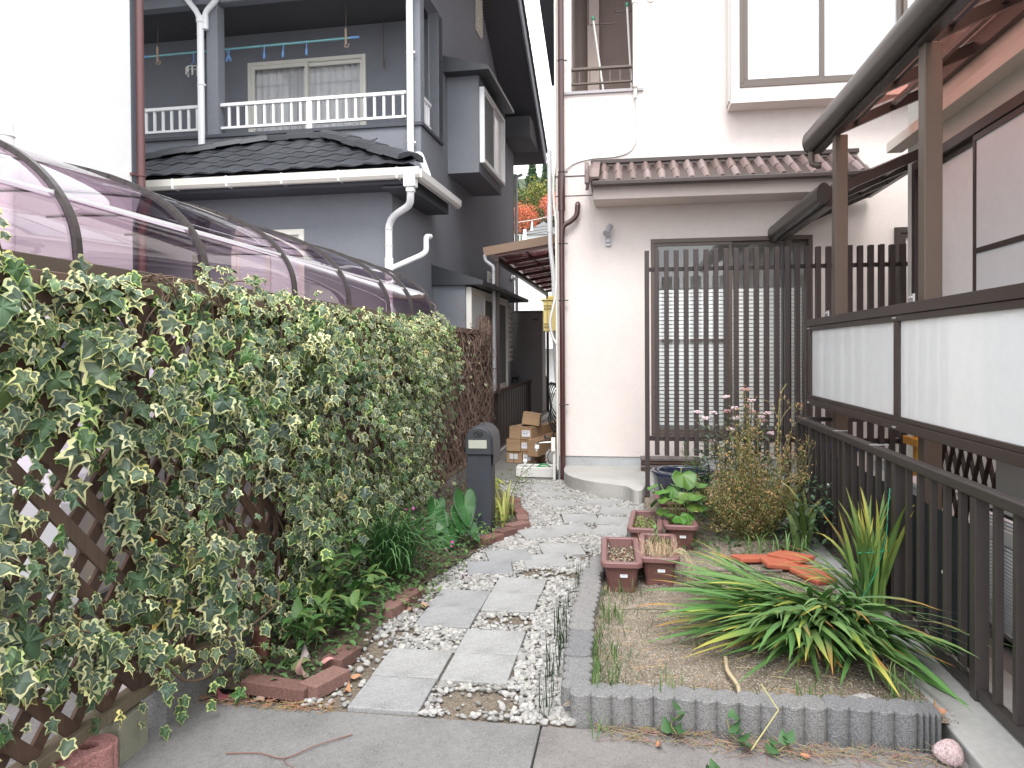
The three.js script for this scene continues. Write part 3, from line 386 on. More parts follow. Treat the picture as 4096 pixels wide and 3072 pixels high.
{ const o = thing('parked_van', 'light grey small van parked under the carport, mostly hidden by the ivy fence', 'van', [-3.2, 0, -4.7]); const W = o;
  const side = [[-1.6, .3], [1.62, .3], [1.66, .75], [1.5, .95], [1.05, 1.05], [.72, 1.68], [-1.5, 1.74], [-1.62, 1.2]];
  part(W, 'body', ext(shape(side), 1.36, .03).rotateY(-PI / 2).translate(.68, 0, 0), mat(.5, .51, .52, .3, { clearcoat: .6 }));
  part(W, 'side_window', [ext(shape([[-1.45, 1.12], [-.1, 1.12], [-.1, 1.6], [-1.4, 1.62]]), .01).rotateY(-PI / 2).translate(.722, 0, 0), ext(shape([[0, 1.12], [.9, 1.12], [.66, 1.58], [0, 1.6]]), .01).rotateY(-PI / 2).translate(.722, 0, 0)], K.glassDk);
  part(W, 'windscreen', ext(shape([[1.0, 1.12], [1.05, 1.1], [.78, 1.62], [.74, 1.62]]), 1.2).rotateY(-PI / 2).translate(.6, 0, .02), K.glassDk);
  for (const z of [-1.05, 1.1]) for (const x of [-.62, .62]) { const t = part(W, 'wheel', cyl([x - .08, .28, z], [x + .08, .28, z], .28, .28, 20), K.black); part(t, 'rim', cyl([x - .085, .28, z], [x + .085, .28, z], .17, .17, 16), K.alu); }
  part(W, 'door_seam', [bx(.711, .713, .4, 1.65, -.08, -.06), bx(.711, .713, .4, 1.65, .96, .975), bx(.711, .716, .92, .95, -1.5, 1.3)], K.black); part(W, 'tail_light', bx(.55, .716, .85, 1.1, -1.63, -1.55), mat(.4, .03, .02, .2)); part(W, 'headlight', bx(.45, .716, .72, .88, 1.5, 1.66), K.glass); }
solo('yellow_marker', [bx(-2.335, -2.3, 0, .72, -3.4, -3.37), bx(-2.34, -2.295, .3, .5, -3.405, -3.365)], mat(.75, .45, .03, .5), 'thin yellow marker post seen through the gaps of the lattice fence', 'post');
// ------------------------------------------------------------ carport
{ const o = thing('carport', 'arched carport roof of smoky purple translucent sheets with dark bronze ribs', 'carport', [-1.98, 0, 0]);
  const P = [[0, 1.78], [-.012, 1.9], [-.05, 2.0], [-.12, 2.1], [-.22, 2.19], [-.36, 2.27], [-.6, 2.36], [-1.0, 2.45], [-1.6, 2.52], [-2.2, 2.55], [-2.6, 2.55]].map(([x, y]) => [x * .93, 1.43 + (y - 1.43) * .935]);
  const cur = new THREE.SplineCurve(P.map(p => new THREE.Vector2(...p))).getPoints(26), zs = [-1.5, -2.46, -3.3, -4.26, -5.15, -6.05, -6.76, -7.48];
  for (let i = 0; i < zs.length - 1; i++) { const g = new THREE.PlaneGeometry(1, 1, 26, 1), p = g.attributes.position; for (let k = 0; k < p.count; k++) { const c = cur[k % 27], z = k < 27 ? zs[i] : zs[i + 1]; p.setXYZ(k, c.x, c.y, z); } g.computeVertexNormals(); part(o, 'roof_sheet', g, K.polyPurple); }
  for (const z of zs) { const L = []; for (let k = 0; k < 26; k++) { const a = cur[k], b = cur[k + 1], A = [a.x + .004, a.y + .006, z], Bq = [b.x + .004, b.y + .006, z]; const d = V(b.x - a.x, b.y - a.y, 0), l = d.length(); const g = new THREE.BoxGeometry(.022, l * 1.04, .03).rotateZ(Math.atan2(d.y, d.x) - PI / 2).translate((A[0] + Bq[0]) / 2, (A[1] + Bq[1]) / 2, z); L.push(g); } part(o, 'rib', L, K.bronzeDk); }
  part(o, 'eave_beam', bx(-.05, .02, 1.70, 1.765, -7.5, -1.0, .004), K.bronze); part(o, 'reflection_strip', bx(-.087, -.077, 2.0, 2.025, -7.45, -1.0), K.white);  // white strip added as the gutter's reflection running along the sheets
  for (const z of [-1.4, -4.3, -7.2]) part(o, 'post', bx(-2.46, -2.36, 0, 2.44, z - .05, z + .05, .006), K.bronzeDk); }
// ------------------------------------------------------------ right house with two terrace roofs
{ const o = thing('cream_house', 'cream stucco house at right with large frosted sliding windows behind the white panel fence', 'house', [2.35, 0, 0]); const W = o;
  const wall = mat(.72, .70, .64, .9, { map: T.mottle, bumpMap: T.bStucco, bumpScale: .0015 });
  // wall faces -x; shape drawn in (z, y)
  part(W, 'wall', [bx(0, .15, .3, 3.8, -6.82, -6.62), bx(0, .15, .3, .9, -6.62, 1), bx(0, .15, 2.95, 3.8, -6.62, 1), bx(0, .15, .9, 2.95, -1.6, 1), bx(.15, 5, .3, 3.8, -6.82, -6.67)], wall);
  part(W, 'foundation', bx(.01, .3, -.1, .3, -6.8, 1), K.concDk);
  part(W, 'roof', bar([2.3, 4.28, -2.9], [-.32, 3.82, -2.9], 8.2, .1), K.tank);
  part(W, 'eave_beam', bx(-.13, -.001, 3.125, 3.21, -6.95, 1, .004), mat(.78, .70, .62, .85));
  const f = part(W, 'window', [bx(-.04, .06, 2.88, 2.95, -6.62, -1.6), bx(-.04, .06, .9, .97, -6.62, -1.6), bx(-.04, .06, .97, 2.88, -6.62, -6.55)], K.sashDk);
  [[-6.55, -5.49, 0], [-5.53, -4.42, 1], [-4.46, -3.4, 0], [-3.44, -2.3, 1]].forEach(([a, b, k]) => { const x = k ? -.02 : .02;
    part(f, 'sash', [bx(x - .012, x + .012, .98, 2.87, a, a + .035), bx(x - .012, x + .012, .98, 2.87, b - .035, b), bx(x - .012, x + .012, 2.83, 2.87, a + .035, b - .035), bx(x - .012, x + .012, .98, 1.02, a + .035, b - .035), ...(k ? [bx(x - .012, x + .012, 2.07, 2.105, a + .035, b - .035)] : [])], K.sashDk);
    part(f, 'pane', bx(x - .003, x + .003, 1.02, 2.83, a + .03, b - .03), k ? mat(.74, .75, .76, .3, { map: T.mottle }) : mat(.9, .9, .89, .25, { map: T.mottle }));
  });
  part(W, 'room_interior', bx(.5, .52, .8, 3, -6.6, -1.5), K.offwhite); }
// terrace roof 1, red-brown translucent sheets
const terr = (name, label, x0, y0, x1, y1, zs, sheet, frame, posts, py, gr = .075) => {
  const t = thing(name, label, 'terrace roof', [x0, 0, 0]); const dx = x1 - x0, dy = y1 - y0, L = Math.hypot(dx, dy), s = Math.atan2(dy, dx), n = zs.length;
  const zA = zs[0], zB = zs[n - 1];
  part(t, 'gutter', [new THREE.CylinderGeometry(gr, gr, zB - zA + .14, 20).rotateX(PI / 2).scale(.72, 1.15, 1).translate(-.02, y0 + (gr > .08 ? .03 : -.01), (zA + zB) / 2), bx(0, .06, y0 - .117, y0 + .045, zA - .05, zB + .05, .004), ...[0, 1, 2].map(i => bx(.06, .068, y0 - .117 + i * .04 + .005, y0 - .117 + i * .04 + .028, zA - .05, zB + .05))], frame);
  part(t, 'gutter_cap', new THREE.CylinderGeometry(gr * 1.04, gr * 1.04, .02, 20).rotateX(PI / 2).scale(.72, 1.15, 1).translate(-.02, y0 + (gr > .08 ? .03 : -.01), zA - .08), frame);
  for (let i = 0; i < n; i++) part(t, 'rafter', bar([.06, y0 + .01, zs[i]], [dx, y1, zs[i]], .05, .075), frame);
  for (let i = 0; i < n - 1; i++) { part(t, 'roof_sheet', new THREE.PlaneGeometry(L - .06, zs[i + 1] - zs[i] - .02).rotateX(-PI / 2).rotateZ(s).translate(dx / 2 + .02, (y0 + y1) / 2 + .055, (zs[i] + zs[i + 1]) / 2), sheet); }
  for (const k of [.36, .68]) part(t, 'purlin', bx(dx * k - .015, dx * k + .015, y0 + dy * k - .015, y0 + dy * k + .02, zA, zB), frame);
  part(t, 'wall_beam', bx(dx - .05, dx - .002, y1 - .06, y1 + .06, zA, zB, .004), frame);
  for (const [z, m] of posts) part(t, 'post', bx(.03, .12, py, y0 - .113, z - .045, z + .045, .006), m || frame);
  return t; };
const t1 = terr('terrace_roof', 'brown framed terrace roof with red brown translucent sheets on the cream house', 1.5, 3.14, 2.35, 3.47, [-6.4, -5.5, -4.6, -3.7, -2.8, -1.9, -1.0], K.polyRed, K.bronzeDk, [[-4.25, K.bronze], [-5.95, K.bronze], [-1.1, K.bronze]], 0, .078);
part(t1, 'drain_elbow', [pipe([[-.02, 3.03, -6.42], [-.02, 2.93, -6.42], [.05, 2.92, -6.4]], .025, .03), cyl([.01, 2.92, -6.41], [.04, 2.92, -6.4], .028)], K.bronze);
terr('terrace_roof', 'lower dark terrace roof with clear grey sheets at the pink house corner', 1.56, 2.68, 2.5, 3.06, [-8.3, -7.65, -7.0, -6.35], K.polyGrey, K.bronzeDk, [[-6.2, K.bronzeDk], [-8.2, K.bronzeDk]], 0);
// ------------------------------------------------------------ white panel fence on the terrace posts
{ const o = thing('panel_fence', 'dark framed fence of large white translucent panels fixed to the terrace posts', 'fence', [1.46, 0, 0]); const W = o;
  part(W, 'top_rail', [bx(-.02, .05, 1.615, 1.672, -6.42, -1.0, .003), bx(-.012, .04, 1.58, 1.613, -6.4, -1.0, .002)], K.brownDk);
  part(W, 'bottom_rail', [bx(-.02, .05, .985, 1.035, -6.42, -1.0, .003), bx(-.012, .04, 1.037, 1.062, -6.4, -1.0, .002)], K.brownDk);
  for (const z of [-6.36, -4.38, -2.4]) part(W, 'stile', bx(-.014, .042, 1.063, 1.579, z - .032, z + .032, .002), K.brownDk);
  for (const [a, b] of [[-6.33, -4.41], [-4.35, -2.43], [-2.37, -1.0]]) part(W, 'panel', bx(.004, .012, 1.055, 1.585, a, b), K.acrylic);
  for (const z of [-5.95, -4.25]) part(W, 'bracket', [bx(.02, .03, 1.673, 1.72, z - .03, z + .03), cyl([.012, 1.7, z - .015], [.02, 1.7, z - .015], .007, .007, 8), cyl([.012, 1.7, z + .015], [.02, 1.7, z + .015], .007, .007, 8)], K.alu);
  for (const z of [-6.36, -4.38]) part(W, 'screw', [1.598, 1.0].flatMap(y => [cyl([-.026, y, z - .014], [-.018, y, z - .014], .006, .006, 8), cyl([-.026, y, z + .014], [-.018, y, z + .014], .006, .006, 8)]), K.alu); }
// ------------------------------------------------------------ railing on the kerb
{ const o = thing('bar_railing', 'low dark brown metal bar railing on the concrete kerb along the right bed', 'railing', [1.36, 0, 0]); const W = o;
  part(W, 'top_rail', bx(-.028, .028, .845, .893, -6.36, -1.2, .008), K.railing);
  part(W, 'top_rail', bx(.03, .5, .85, .885, -6.36, -6.31, .006), K.railing);
  part(W, 'bottom_rail', bx(-.02, .02, .062, .1, -6.36, -1.2, .003), K.railing);
  const g = UV(bx(-.014, .014, .1, .845, -.014, .014, .002)), gp = UV(bx(-.026, .026, .02, .845, -.026, .026, .003));
  for (let i = 0; i <= 34; i++) { const z = -6.33 + i * .15, p = i % 6 === 3; const m = part(W, p ? 'post' : 'bar', p ? gp : g, K.railing); m.position.z = z; }
  part(W, 'rail_clip', [bx(-.03, .06, .893, .897, -5.2, -5.18), bx(-.03, .07, .893, .898, -4.45, -4.43)], K.alu);
  part(W, 'white_tie', bx(.03, .036, .42, .432, -3.62, -3.54), K.white); part(W, 'white_tie', bx(-.016, -.012, .5, .512, -5.4, -5.34), K.white); }
struct('kerb', bx(1.15, 1.6, -.2, .05, -7.1, 1.0, .012), mat(.36, .355, .34, .92, { map: T.stain, bumpMap: T.bFine, bumpScale: .001 }));
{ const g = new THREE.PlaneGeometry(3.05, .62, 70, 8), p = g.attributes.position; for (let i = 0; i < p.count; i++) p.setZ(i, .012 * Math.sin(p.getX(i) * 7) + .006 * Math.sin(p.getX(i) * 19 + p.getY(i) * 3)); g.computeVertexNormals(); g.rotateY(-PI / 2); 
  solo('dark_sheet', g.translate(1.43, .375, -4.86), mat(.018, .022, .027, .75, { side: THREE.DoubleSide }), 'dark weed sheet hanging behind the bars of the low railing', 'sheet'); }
// side yard and what stands in it
struct('side_yard', bx(1.6, 2.36, -.2, .0, -7.28, 1), K.concDk);
{ const o = thing('outdoor_unit', 'white air conditioner outdoor unit with louvred grille behind the low railing', 'air conditioner', [1.76, .04, -4.05]); const W = o;
  part(W, 'casing', [bx(.012, .3, 0, .64, 0, .86, .012)], K.offwhite); part(W, 'back_grid', bx(.006, .0115, .03, .6, .03, .83), K.black);
  for (let i = 0; i < 32; i++) part(W, 'louver', bar([-.006, .042 + i * .0172, .43], [.004, .05 + i * .0172, .43], .82, .004), K.white);
  part(W, 'band', bx(-.012, .005, .46, .53, .0, .86, .003), K.offwhite); for (const z of [.2, .62]) part(W, 'stay', bx(-.02, -.013, .02, .63, z - .006, z + .006), K.black);
  part(W, 'foot', [bx(0, .3, -.04, 0, .1, .16), bx(0, .3, -.04, 0, .7, .76)], K.black); part(W, 'grey_back', bx(.3, .32, .1, .62, .05, .8), K.offwhite); }
solo('utility_cover', [bx(1.78, 2.08, .69, .99, -4.0, -2.2, .01), bx(1.8, 2.06, .7, .71, -4.02, -2.2)], mat(.36, .35, .33, .8, { map: T.mottle }), 'grey concrete coloured box above the outdoor unit under the white panels', 'box');
{ const t = thing('expanding_trellis', 'small dark folding lattice gate standing behind the low railing', 'trellis', [1.82, 0, -4.9]); for (let i = 0; i < 7; i++) { part(t, 'slat', bar([0, .42, i * .11], [0, .98, i * .11 + .26], .02, .012), K.brownDk); part(t, 'slat', bar([.014, .42, i * .11 + .26], [.014, .98, i * .11], .02, .012), K.brownDk); } part(t, 'rail', [bx(-.02, .03, .4, .44, -.05, 1.0), bx(-.02, .03, 0, .4, -.05, -.02), bx(-.02, .03, 0, .4, .97, 1)], K.brownDk); }
solo('orange_board', [bx(2.12, 2.15, .0, 1.0, -6.05, -5.98, .004), bx(2.1, 2.13, .7, .76, -6.2, -5.9, .004)], mat(.62, .30, .04, .6), 'upright orange board behind the low railing', 'board');
{ const t = thing('storage_tub', 'white plastic tub with blue rim behind the low railing', 'tub', [1.85, 0, -6.6]); part(t, 'body', new THREE.CylinderGeometry(.16, .13, .62, 20).translate(0, .31, 0), K.white); part(t, 'rim', new THREE.TorusGeometry(.165, .02, 8, 24).rotateX(PI / 2).translate(0, .62, 0), mat(.03, .08, .35, .4)); }
solo('pale_crate', [bx(1.9, 2.2, 0, .5, -5.6, -5.2, .01), bx(1.88, 2.22, .5, .54, -5.62, -5.18, .01)], K.white, 'plain white box standing behind the middle of the low railing', 'box');
// ------------------------------------------------------------ lean-to roof and passage between the houses
{ const o = thing('lean_to', 'brown framed lean-to roof spanning the passage beside the pink house', 'lean-to', [-1.8, 0, -10.19]); const W = o;
  part(W, 'fascia', bar([-.16, 2.80, .03], [.995, 2.975, .03], .022, .118), mat(.26, .17, .115, .5));
  part(W, 'post', bx(-.0, .045, 0, 2.66, -.055, -.01, .003), K.brownDk); part(W, 'post', bx(0, .055, 0, 2.66, -6.5, -6.44, .003), K.brownDk);
  part(W, 'downpipe', [cyl([-.025, .05, .02], [-.025, 2.53, .02], .024, .024, 12), pipe([[-.025, 2.51, .02], [-.025, 2.59, .02], [-.14, 2.68, .02], [-.15, 2.76, .02]], .024, .03)], mat(.42, .42, .44, .5));
  for (const y of [1.19, 2.35]) part(W, 'pipe_clip', new THREE.TorusGeometry(.028, .005, 5, 12).rotateX(PI / 2).translate(-.025, y, .02), K.brownDk);
  part(W, 'eave_beam', bx(-.02, .045, 2.662, 2.73, -6.5, .01), K.brownDk);
  for (let i = 0; i <= 7; i++) part(W, 'rafter', bar([0, 2.75, -i * .91], [.995, 2.905, -i * .91], .042, .055), mat(.09, .035, .028, .5));
  for (let i = 0; i < 7; i++) part(W, 'roof_sheet', bar([-.14, 2.765, -.455 - i * .91], [.995, 2.935, -.455 - i * .91], .9, .003), K.polyBrown);
  for (const k of [.38, .75]) part(W, 'purlin', bx(.99 * k - .012, .99 * k + .012, 2.765 + .155 * k, 2.79 + .155 * k, -6.4, 0), K.brownDk); }
{ const o = thing('passage_fence', 'low dark brown vertical bar fence along the passage under the lean-to', 'fence', [-1.8, 0, -9.75]); const W = o;
  part(W, 'top_rail', bx(-.03, .03, .85, .885, -6.9, .05), K.wood2); part(W, 'bottom_rail', bx(-.02, .02, .06, .1, -6.9, .05), K.brownDk); part(W, 'backing', bx(-.05, -.045, .06, .85, -6.9, .05), mat(.03, .022, .02, .8));
  const g = UV(bx(-.011, .011, .1, .85, -.025, .025)); for (let i = 0; i < 84; i++) { const m = part(W, 'bar', g, i % 3 ? K.brownDk : K.wood2); m.position.z = -i * .082; } }
struct('passage_kerb', bx(-1.86, -1.74, -.05, .055, -17, -9.6), K.concSmooth);
{ const o = thing('heat_pump_tank', 'tall plain grey water heater tank behind the passage fence', 'water heater', [-2.17, 0, -13.8]); const W = o; part(W, 'casing', [bx(0, .6, .3, 2.15, -.6, 0, .012), bx(-.005, .605, 2.15, 2.18, -.61, .01, .006)], K.tank); part(W, 'foot', [bx(.03, .09, 0, .3, -.1, -.03), bx(.5, .56, 0, .3, -.1, -.03)], K.greyDk); part(W, 'badge', bx(.42, .53, 2.0, 2.025, .001, .004), K.greyDk); part(W, 'badge', bx(.06, .17, 1.93, 1.945, .001, .004), mat(.16, .16, .16, .6)); part(W, 'hatch', [bx(.03, .15, .85, .95, .001, .008)], K.black); part(W, 'hatch_label', bx(.055, .125, .87, .885, .008, .012), K.offwhite); }
{ const o = thing('meter_box', 'pale yellow meter cabinet with hinges on the pink house side wall', 'meter box', [-1.01, 0, -9.0]); const W = o; part(W, 'cabinet', [bx(0, .2, 1.67, 2.04, -.36, 0, .006), bx(-.035, .2, 2.04, 2.055, -.38, .02, .004)], K.yellow); part(W, 'top_knob', bx(.05, .18, 2.055, 2.1, -.3, -.02, .02), K.yellow); part(W, 'door_edge', bx(.045, .055, 1.66, 2.04, .001, .012), K.yellowDk); for (const y of [1.72, 1.94]) part(W, 'hinge', [bx(.01, .1, y, y + .008, .001, .016), bx(.01, .1, y + .035, y + .043, .001, .016)], K.yellowDk); }
solo('white_flue', [cyl([-.985, 3.0, -9.6], [-.985, 4.0, -9.6], .03, .03, 14), cyl([-.985, 2.95, -9.6], [-.985, 3.3, -9.6], .036, .036, 14), pipe([[-.985, 3.0, -9.6], [-.98, 2.75, -9.6], [-.94, 2.4, -9.6], [-.93, 1.5, -9.6], [-.9, 1.0, -9.6]], .03, .1)], K.pipeWhite, 'white vertical pipe rising above the lean-to beside the pink house', 'pipe');
{ const L = []; for (let i = 0; i < 5; i++) { const r = .13 + i * .013; const g = new THREE.TorusGeometry(r, .009, 6, 28); g.scale(.55, 1.6, 1).rotateZ(.25 - i * .1).rotateY(.5).translate(-.93 + i * .012, .82 - i * .03, -9.55 + i * .02); L.push(g); } L.push(spl([[-.96, .75, -9.5], [-1.0, .55, -9.45], [-.93, .42, -9.42], [-.95, .3, -9.4], [-.9, .15, -9.4]], .009)); solo('black_hose', L, K.black, 'loosely coiled black hose hanging on the pink house side wall', 'hose'); }
solo('passage_step', [bx(-.98, -.83, 0, .09, -9.3, -8.95, .008), bx(-.99, -.83, .092, .2, -9.35, -9.0, .008)], K.concSmooth, 'two stacked grey concrete blocks behind the garden tap', 'concrete blocks');
{ const o = thing('garden_tap', 'brass garden tap with white spout on pale tap post at the pink corner', 'tap', [-.80, 0, -8.26]); const W = o; part(W, 'post', bx(-.03, .0, 0, .4, -.03, .0, .003), K.offwhite); part(W, 'box', bx(-.045, .0, .32, .47, -.03, .03, .004), K.ivory); part(W, 'spout', [cyl([-.045, .42, 0], [-.14, .415, .02], .009), pipe([[-.13, .416, .02], [-.19, .41, .02], [-.2, .37, .02]], .009, .03), cyl([-.09, .42, .01], [-.09, .46, .01], .006)], K.chrome); part(W, 'handle', [bx(-.13, -.06, .46, .475, 0, .02, .005), bx(-.125, -.1, .465, .5, 0, .02, .006)], K.black); part(W, 'nozzle', [cyl([-.2, .39, .02], [-.205, .35, .02], .024, .026, 14), cyl([-.205, .35, .02], [-.21, .325, .02], .012)], K.white); part(W, 'cable_loop', spl([[-.04, .34, .0], [-.08, .28, .02], [-.07, .2, .02], [-.03, .18, 0]], .006), K.black); }
{ const o = thing('washing_trough', 'low white plastic trough with green hose inside at the passage entrance', 'trough', [-1.03, 0, -8.5]); const W = o; const s = shape([[-.22, -.12], [.2, -.13], [.21, .12], [-.17, .13], [-.23, .05]], [[[-.19, -.09], [.175, -.1], [.18, .09], [-.155, .1], [-.2, .035]]]); part(W, 'rim', ext(s, .1, .008).rotateX(-PI / 2).translate(0, .012, 0), K.offwhite); part(W, 'bottom', bx(-.2, .18, .006, .012, -.1, .1), K.offwhite); for (let i = 0; i < 6; i++) part(W, 'hose', new THREE.TorusGeometry(.045 + (i % 3) * .01, .008, 6, 18).rotateX(1.2 + RR(-.3, .3)).translate(-.06 + i * .028, .08 + .006 * i, .03), K.green); part(W, 'hose_nozzle', [cyl([-.13, .05, .02], [-.14, .16, .02], .018), new THREE.SphereGeometry(.026, 12, 8).translate(-.14, .17, .02)], K.white); part(W, 'hose_grip', cyl([-.13, .04, .02], [-.135, .12, .02], .02), K.black); }
// ------------------------------------------------------------ cardboard boxes
function labelTex(lines) { const c = document.createElement('canvas'); c.width = 128; c.height = 96; const g = c.getContext('2d'); g.fillStyle = '#e9e9ee'; g.fillRect(0, 0, 128, 96); g.fillStyle = '#4a4a60'; g.font = 'bold 24px sans-serif'; g.fillText(lines[0], 6, 32); g.fillStyle = '#33406a'; g.fillRect(14, 46, 78, 9); g.fillStyle = '#7d82a0'; g.font = '15px sans-serif'; g.fillText(lines[1], 20, 80); const t = new THREE.CanvasTexture(c); t.colorSpace = THREE.SRGBColorSpace; return t; }
const lab1 = mat(1, 1, 1, .6, { map: labelTex(['OSP-1000', 'OSP-1000']) }); lab1.userData.ownUV = true;
function carton(label, x, y, z, w, h, l, yaw, roll, o = {}) { const t = thing('cardboard_box', label, 'cardboard box', [x, y, z], yaw, 'cardboard boxes stacked in the passage'); t.rotation.order = 'YXZ'; t.rotation.z = roll || 0; if (o.pitch) t.rotation.x = o.pitch;
  part(t, 'carton', bx(-w / 2, w / 2, 0, h, -l, 0, .006), o.m || K.card); part(t, 'flap', [bx(-w / 2 + .003, w / 2 - .003, h, h + .003, -.1, .002), bx(-w / 2 + .004, w / 2 - .004, h - .05, h - .004, .001, .003)], K.card2);
  part(t, 'tape', bx(-.02, .02, h + .003, h + .0045, -l + .02, .002), K.cardTape);
  if (o.lab) part(t, 'label', new THREE.PlaneGeometry(w * (o.lw || .7), h * .5).translate(o.lx || 0, h * .5, .005), lab1); if (o.plain) { part(t, 'label', bx(-.06, .05, h * .35, h * .8, .0035, .0055), K.curtainGrey); part(t, 'strap', bx(-.004, .002, 0, h, .006, .008), K.brownDk); } return t; }
carton('bottom left cardboard box of the stack, with a plain pale label and black strap', -1.445, 0, -9.45, .208, .148, .8, -.2, 0, { plain: 1 });
carton('bottom middle cardboard box of the stack, its white label just above the ground', -1.275, 0, -9.44, .125, .15, 1.1, -.3, 0, { lab: 1, lw: .86 });
carton('shaded cardboard box on the ground under the big slanting carton', -1.13, 0, -9.56, .15, .13, 1.1, -.3, 0, { m: K.card2 });
carton('second box up on the left of the stack, plain front with torn tape', -1.452, .152, -9.43, .19, .155, .75, -.22, .01, {});
carton('narrow labelled box second from the ground in the middle of the stack', -1.3, .154, -9.44, .135, .145, 1.1, -.3, .0, { lab: 1 });
carton('upper left cardboard box of the stack, plain front turned slightly', -1.435, .311, -9.44, .158, .155, .55, -.3, -.03, {});
carton('upper middle long cardboard box with white printed label on its front', -1.283, .303, -9.42, .148, .16, 1.2, -.34, .02, { lab: 1, lw: .78 });
carton('big shiny cardboard box slanting across the right of the stack', -1.185, .11, -9.28, .155, .2, 1.3, -.36, .0, { m: K.card2, pitch: .05 });
carton('small cardboard box lying tilted on top of the stack', -1.24, .482, -9.5, .225, .15, .22, .05, -.13, {});
// ------------------------------------------------------------ lattice fence
const FX = -1.79, Z0 = -1.15, Z1 = -9.55, Y0 = .2, Y1 = 1.63;
{ const o = thing('lattice_fence', 'brown wooden diagonal lattice fence carrying the variegated ivy', 'fence', [FX, 0, 0]);
  const s45 = Math.SQRT1_2, step = .116 / s45, mats = [K.wood, K.wood2, K.wood3];
  for (const dir of [1, -1]) { const xo = dir > 0 ? .008 : -.008;
    for (let c = Z1 - Y1 - 1; c < Z0 + Y1 + 1; c += step) { // line z = c + dir*(y - Y0)
      let ya = Y0, yb = Y1; const zA = c, zB = c + dir * (Y1 - Y0); const lo = Math.min(zA, zB), hi = Math.max(zA, zB); if (hi < Z1 + .05 || lo > Z0 - .05) continue;
      const yAt = z => Y0 + (z - c) * dir; const cand = [yAt(Z1), yAt(Z0)]; ya = Math.max(Y0, Math.min(...cand)); yb = Math.min(Y1, Math.max(...cand)); if (yb - ya < .06) continue;
      const m = part(o, 'slat', UV(bar([xo + RR(-.002, .002), ya, c + dir * (ya - Y0)], [xo + RR(-.002, .002), yb, c + dir * (yb - Y0)], 0.048, .013, PI / 2)), mats[(rnd() * 3) | 0]); } }
  for (const z of [-1.2, -2.52, -4.34, -6.12, -7.9, -9.52]) part(o, 'post', bx(-.03, .03, .16, 1.66, z - .03, z + .03, .003), K.wood2);
  for (const z of [-3.43, -5.23, -7.0, -8.7]) part(o, 'stile', bx(-.022, .022, .2, 1.63, z - .02, z + .02, .002), K.wood);
  part(o, 'top_rail', bx(-.04, .04, 1.63, 1.685, Z1, Z0, .004), K.wood3); part(o, 'bottom_rail', bx(-.035, .035, .165, .205, Z1, Z0, .004), K.woodOld); part(o, 'side_rail', bx(-.02, .02, 1.585, 1.628, Z1, Z0), K.wood2); }
{ const o = thing('block_wall', 'low grey concrete block wall under the lattice fence', 'wall', [0, 0, 0]); for (let i = 0; i < 18; i++) part(o, 'concrete_block', bx(-1.86, -1.755, -.1, .158, -2.62 - i * .39, -2.62 - (i + .985) * .39, .006), K.block[i % 3]); }
solo('concrete_pier', bx(-1.84, -1.745, -.05, .152, -2.5, -2.34, .008), mat(.27, .265, .2, .95, { map: T.stain, bumpMap: T.bFine, bumpScale: .002 }), 'small mossy concrete pier under the lattice post beside the pink block', 'concrete pier');
solo('paver_stub', bx(-1.88, -1.8, 0, .02, -2.3, -2.2, .004), K.concSmooth, 'flat grey stone chip beside the pink block', 'stone');
{ // pink perforated edging block
  const s = new THREE.Shape(), hs = []; s.moveTo(-.2, -.05); for (const cx of [-.15, -.05, .05]) { s.lineTo(cx - .045, -.05); s.absarc(cx, -.012, .05, PI + .85, 2 * PI - .85, false); } s.lineTo(.1, -.045); s.absarc(.06, .0, .06, -PI / 3, PI / 2, false); s.lineTo(-.2, .06); s.closePath();
  for (const cx of [-.15, -.055, .04]) { const h = new THREE.Path(); h.absellipse(cx, .006, .033, .033, 0, 2 * PI); s.holes.push(h); }
  const o = thing('pink_block', 'pink perforated concrete edging block lying by the lattice foot', 'edging block', [-1.79, .0, -2.2], 1.22); part(o, 'block', ext(s, .12, .005).rotateX(-PI / 2), K.pinkBlock); part(o, 'hole_bottom', bx(-.18, .08, .006, .012, -.03, .02), K.brick[1]); }
solo('brick_pot', new THREE.CylinderGeometry(.05, .04, .16, 4).rotateY(PI / 4).translate(-1.665, .09, -3.2), mat(.16, .06, .045, .8, { map: T.mottle }), 'small square reddish clay pot under the ivy behind the brick edging', 'flower pot');
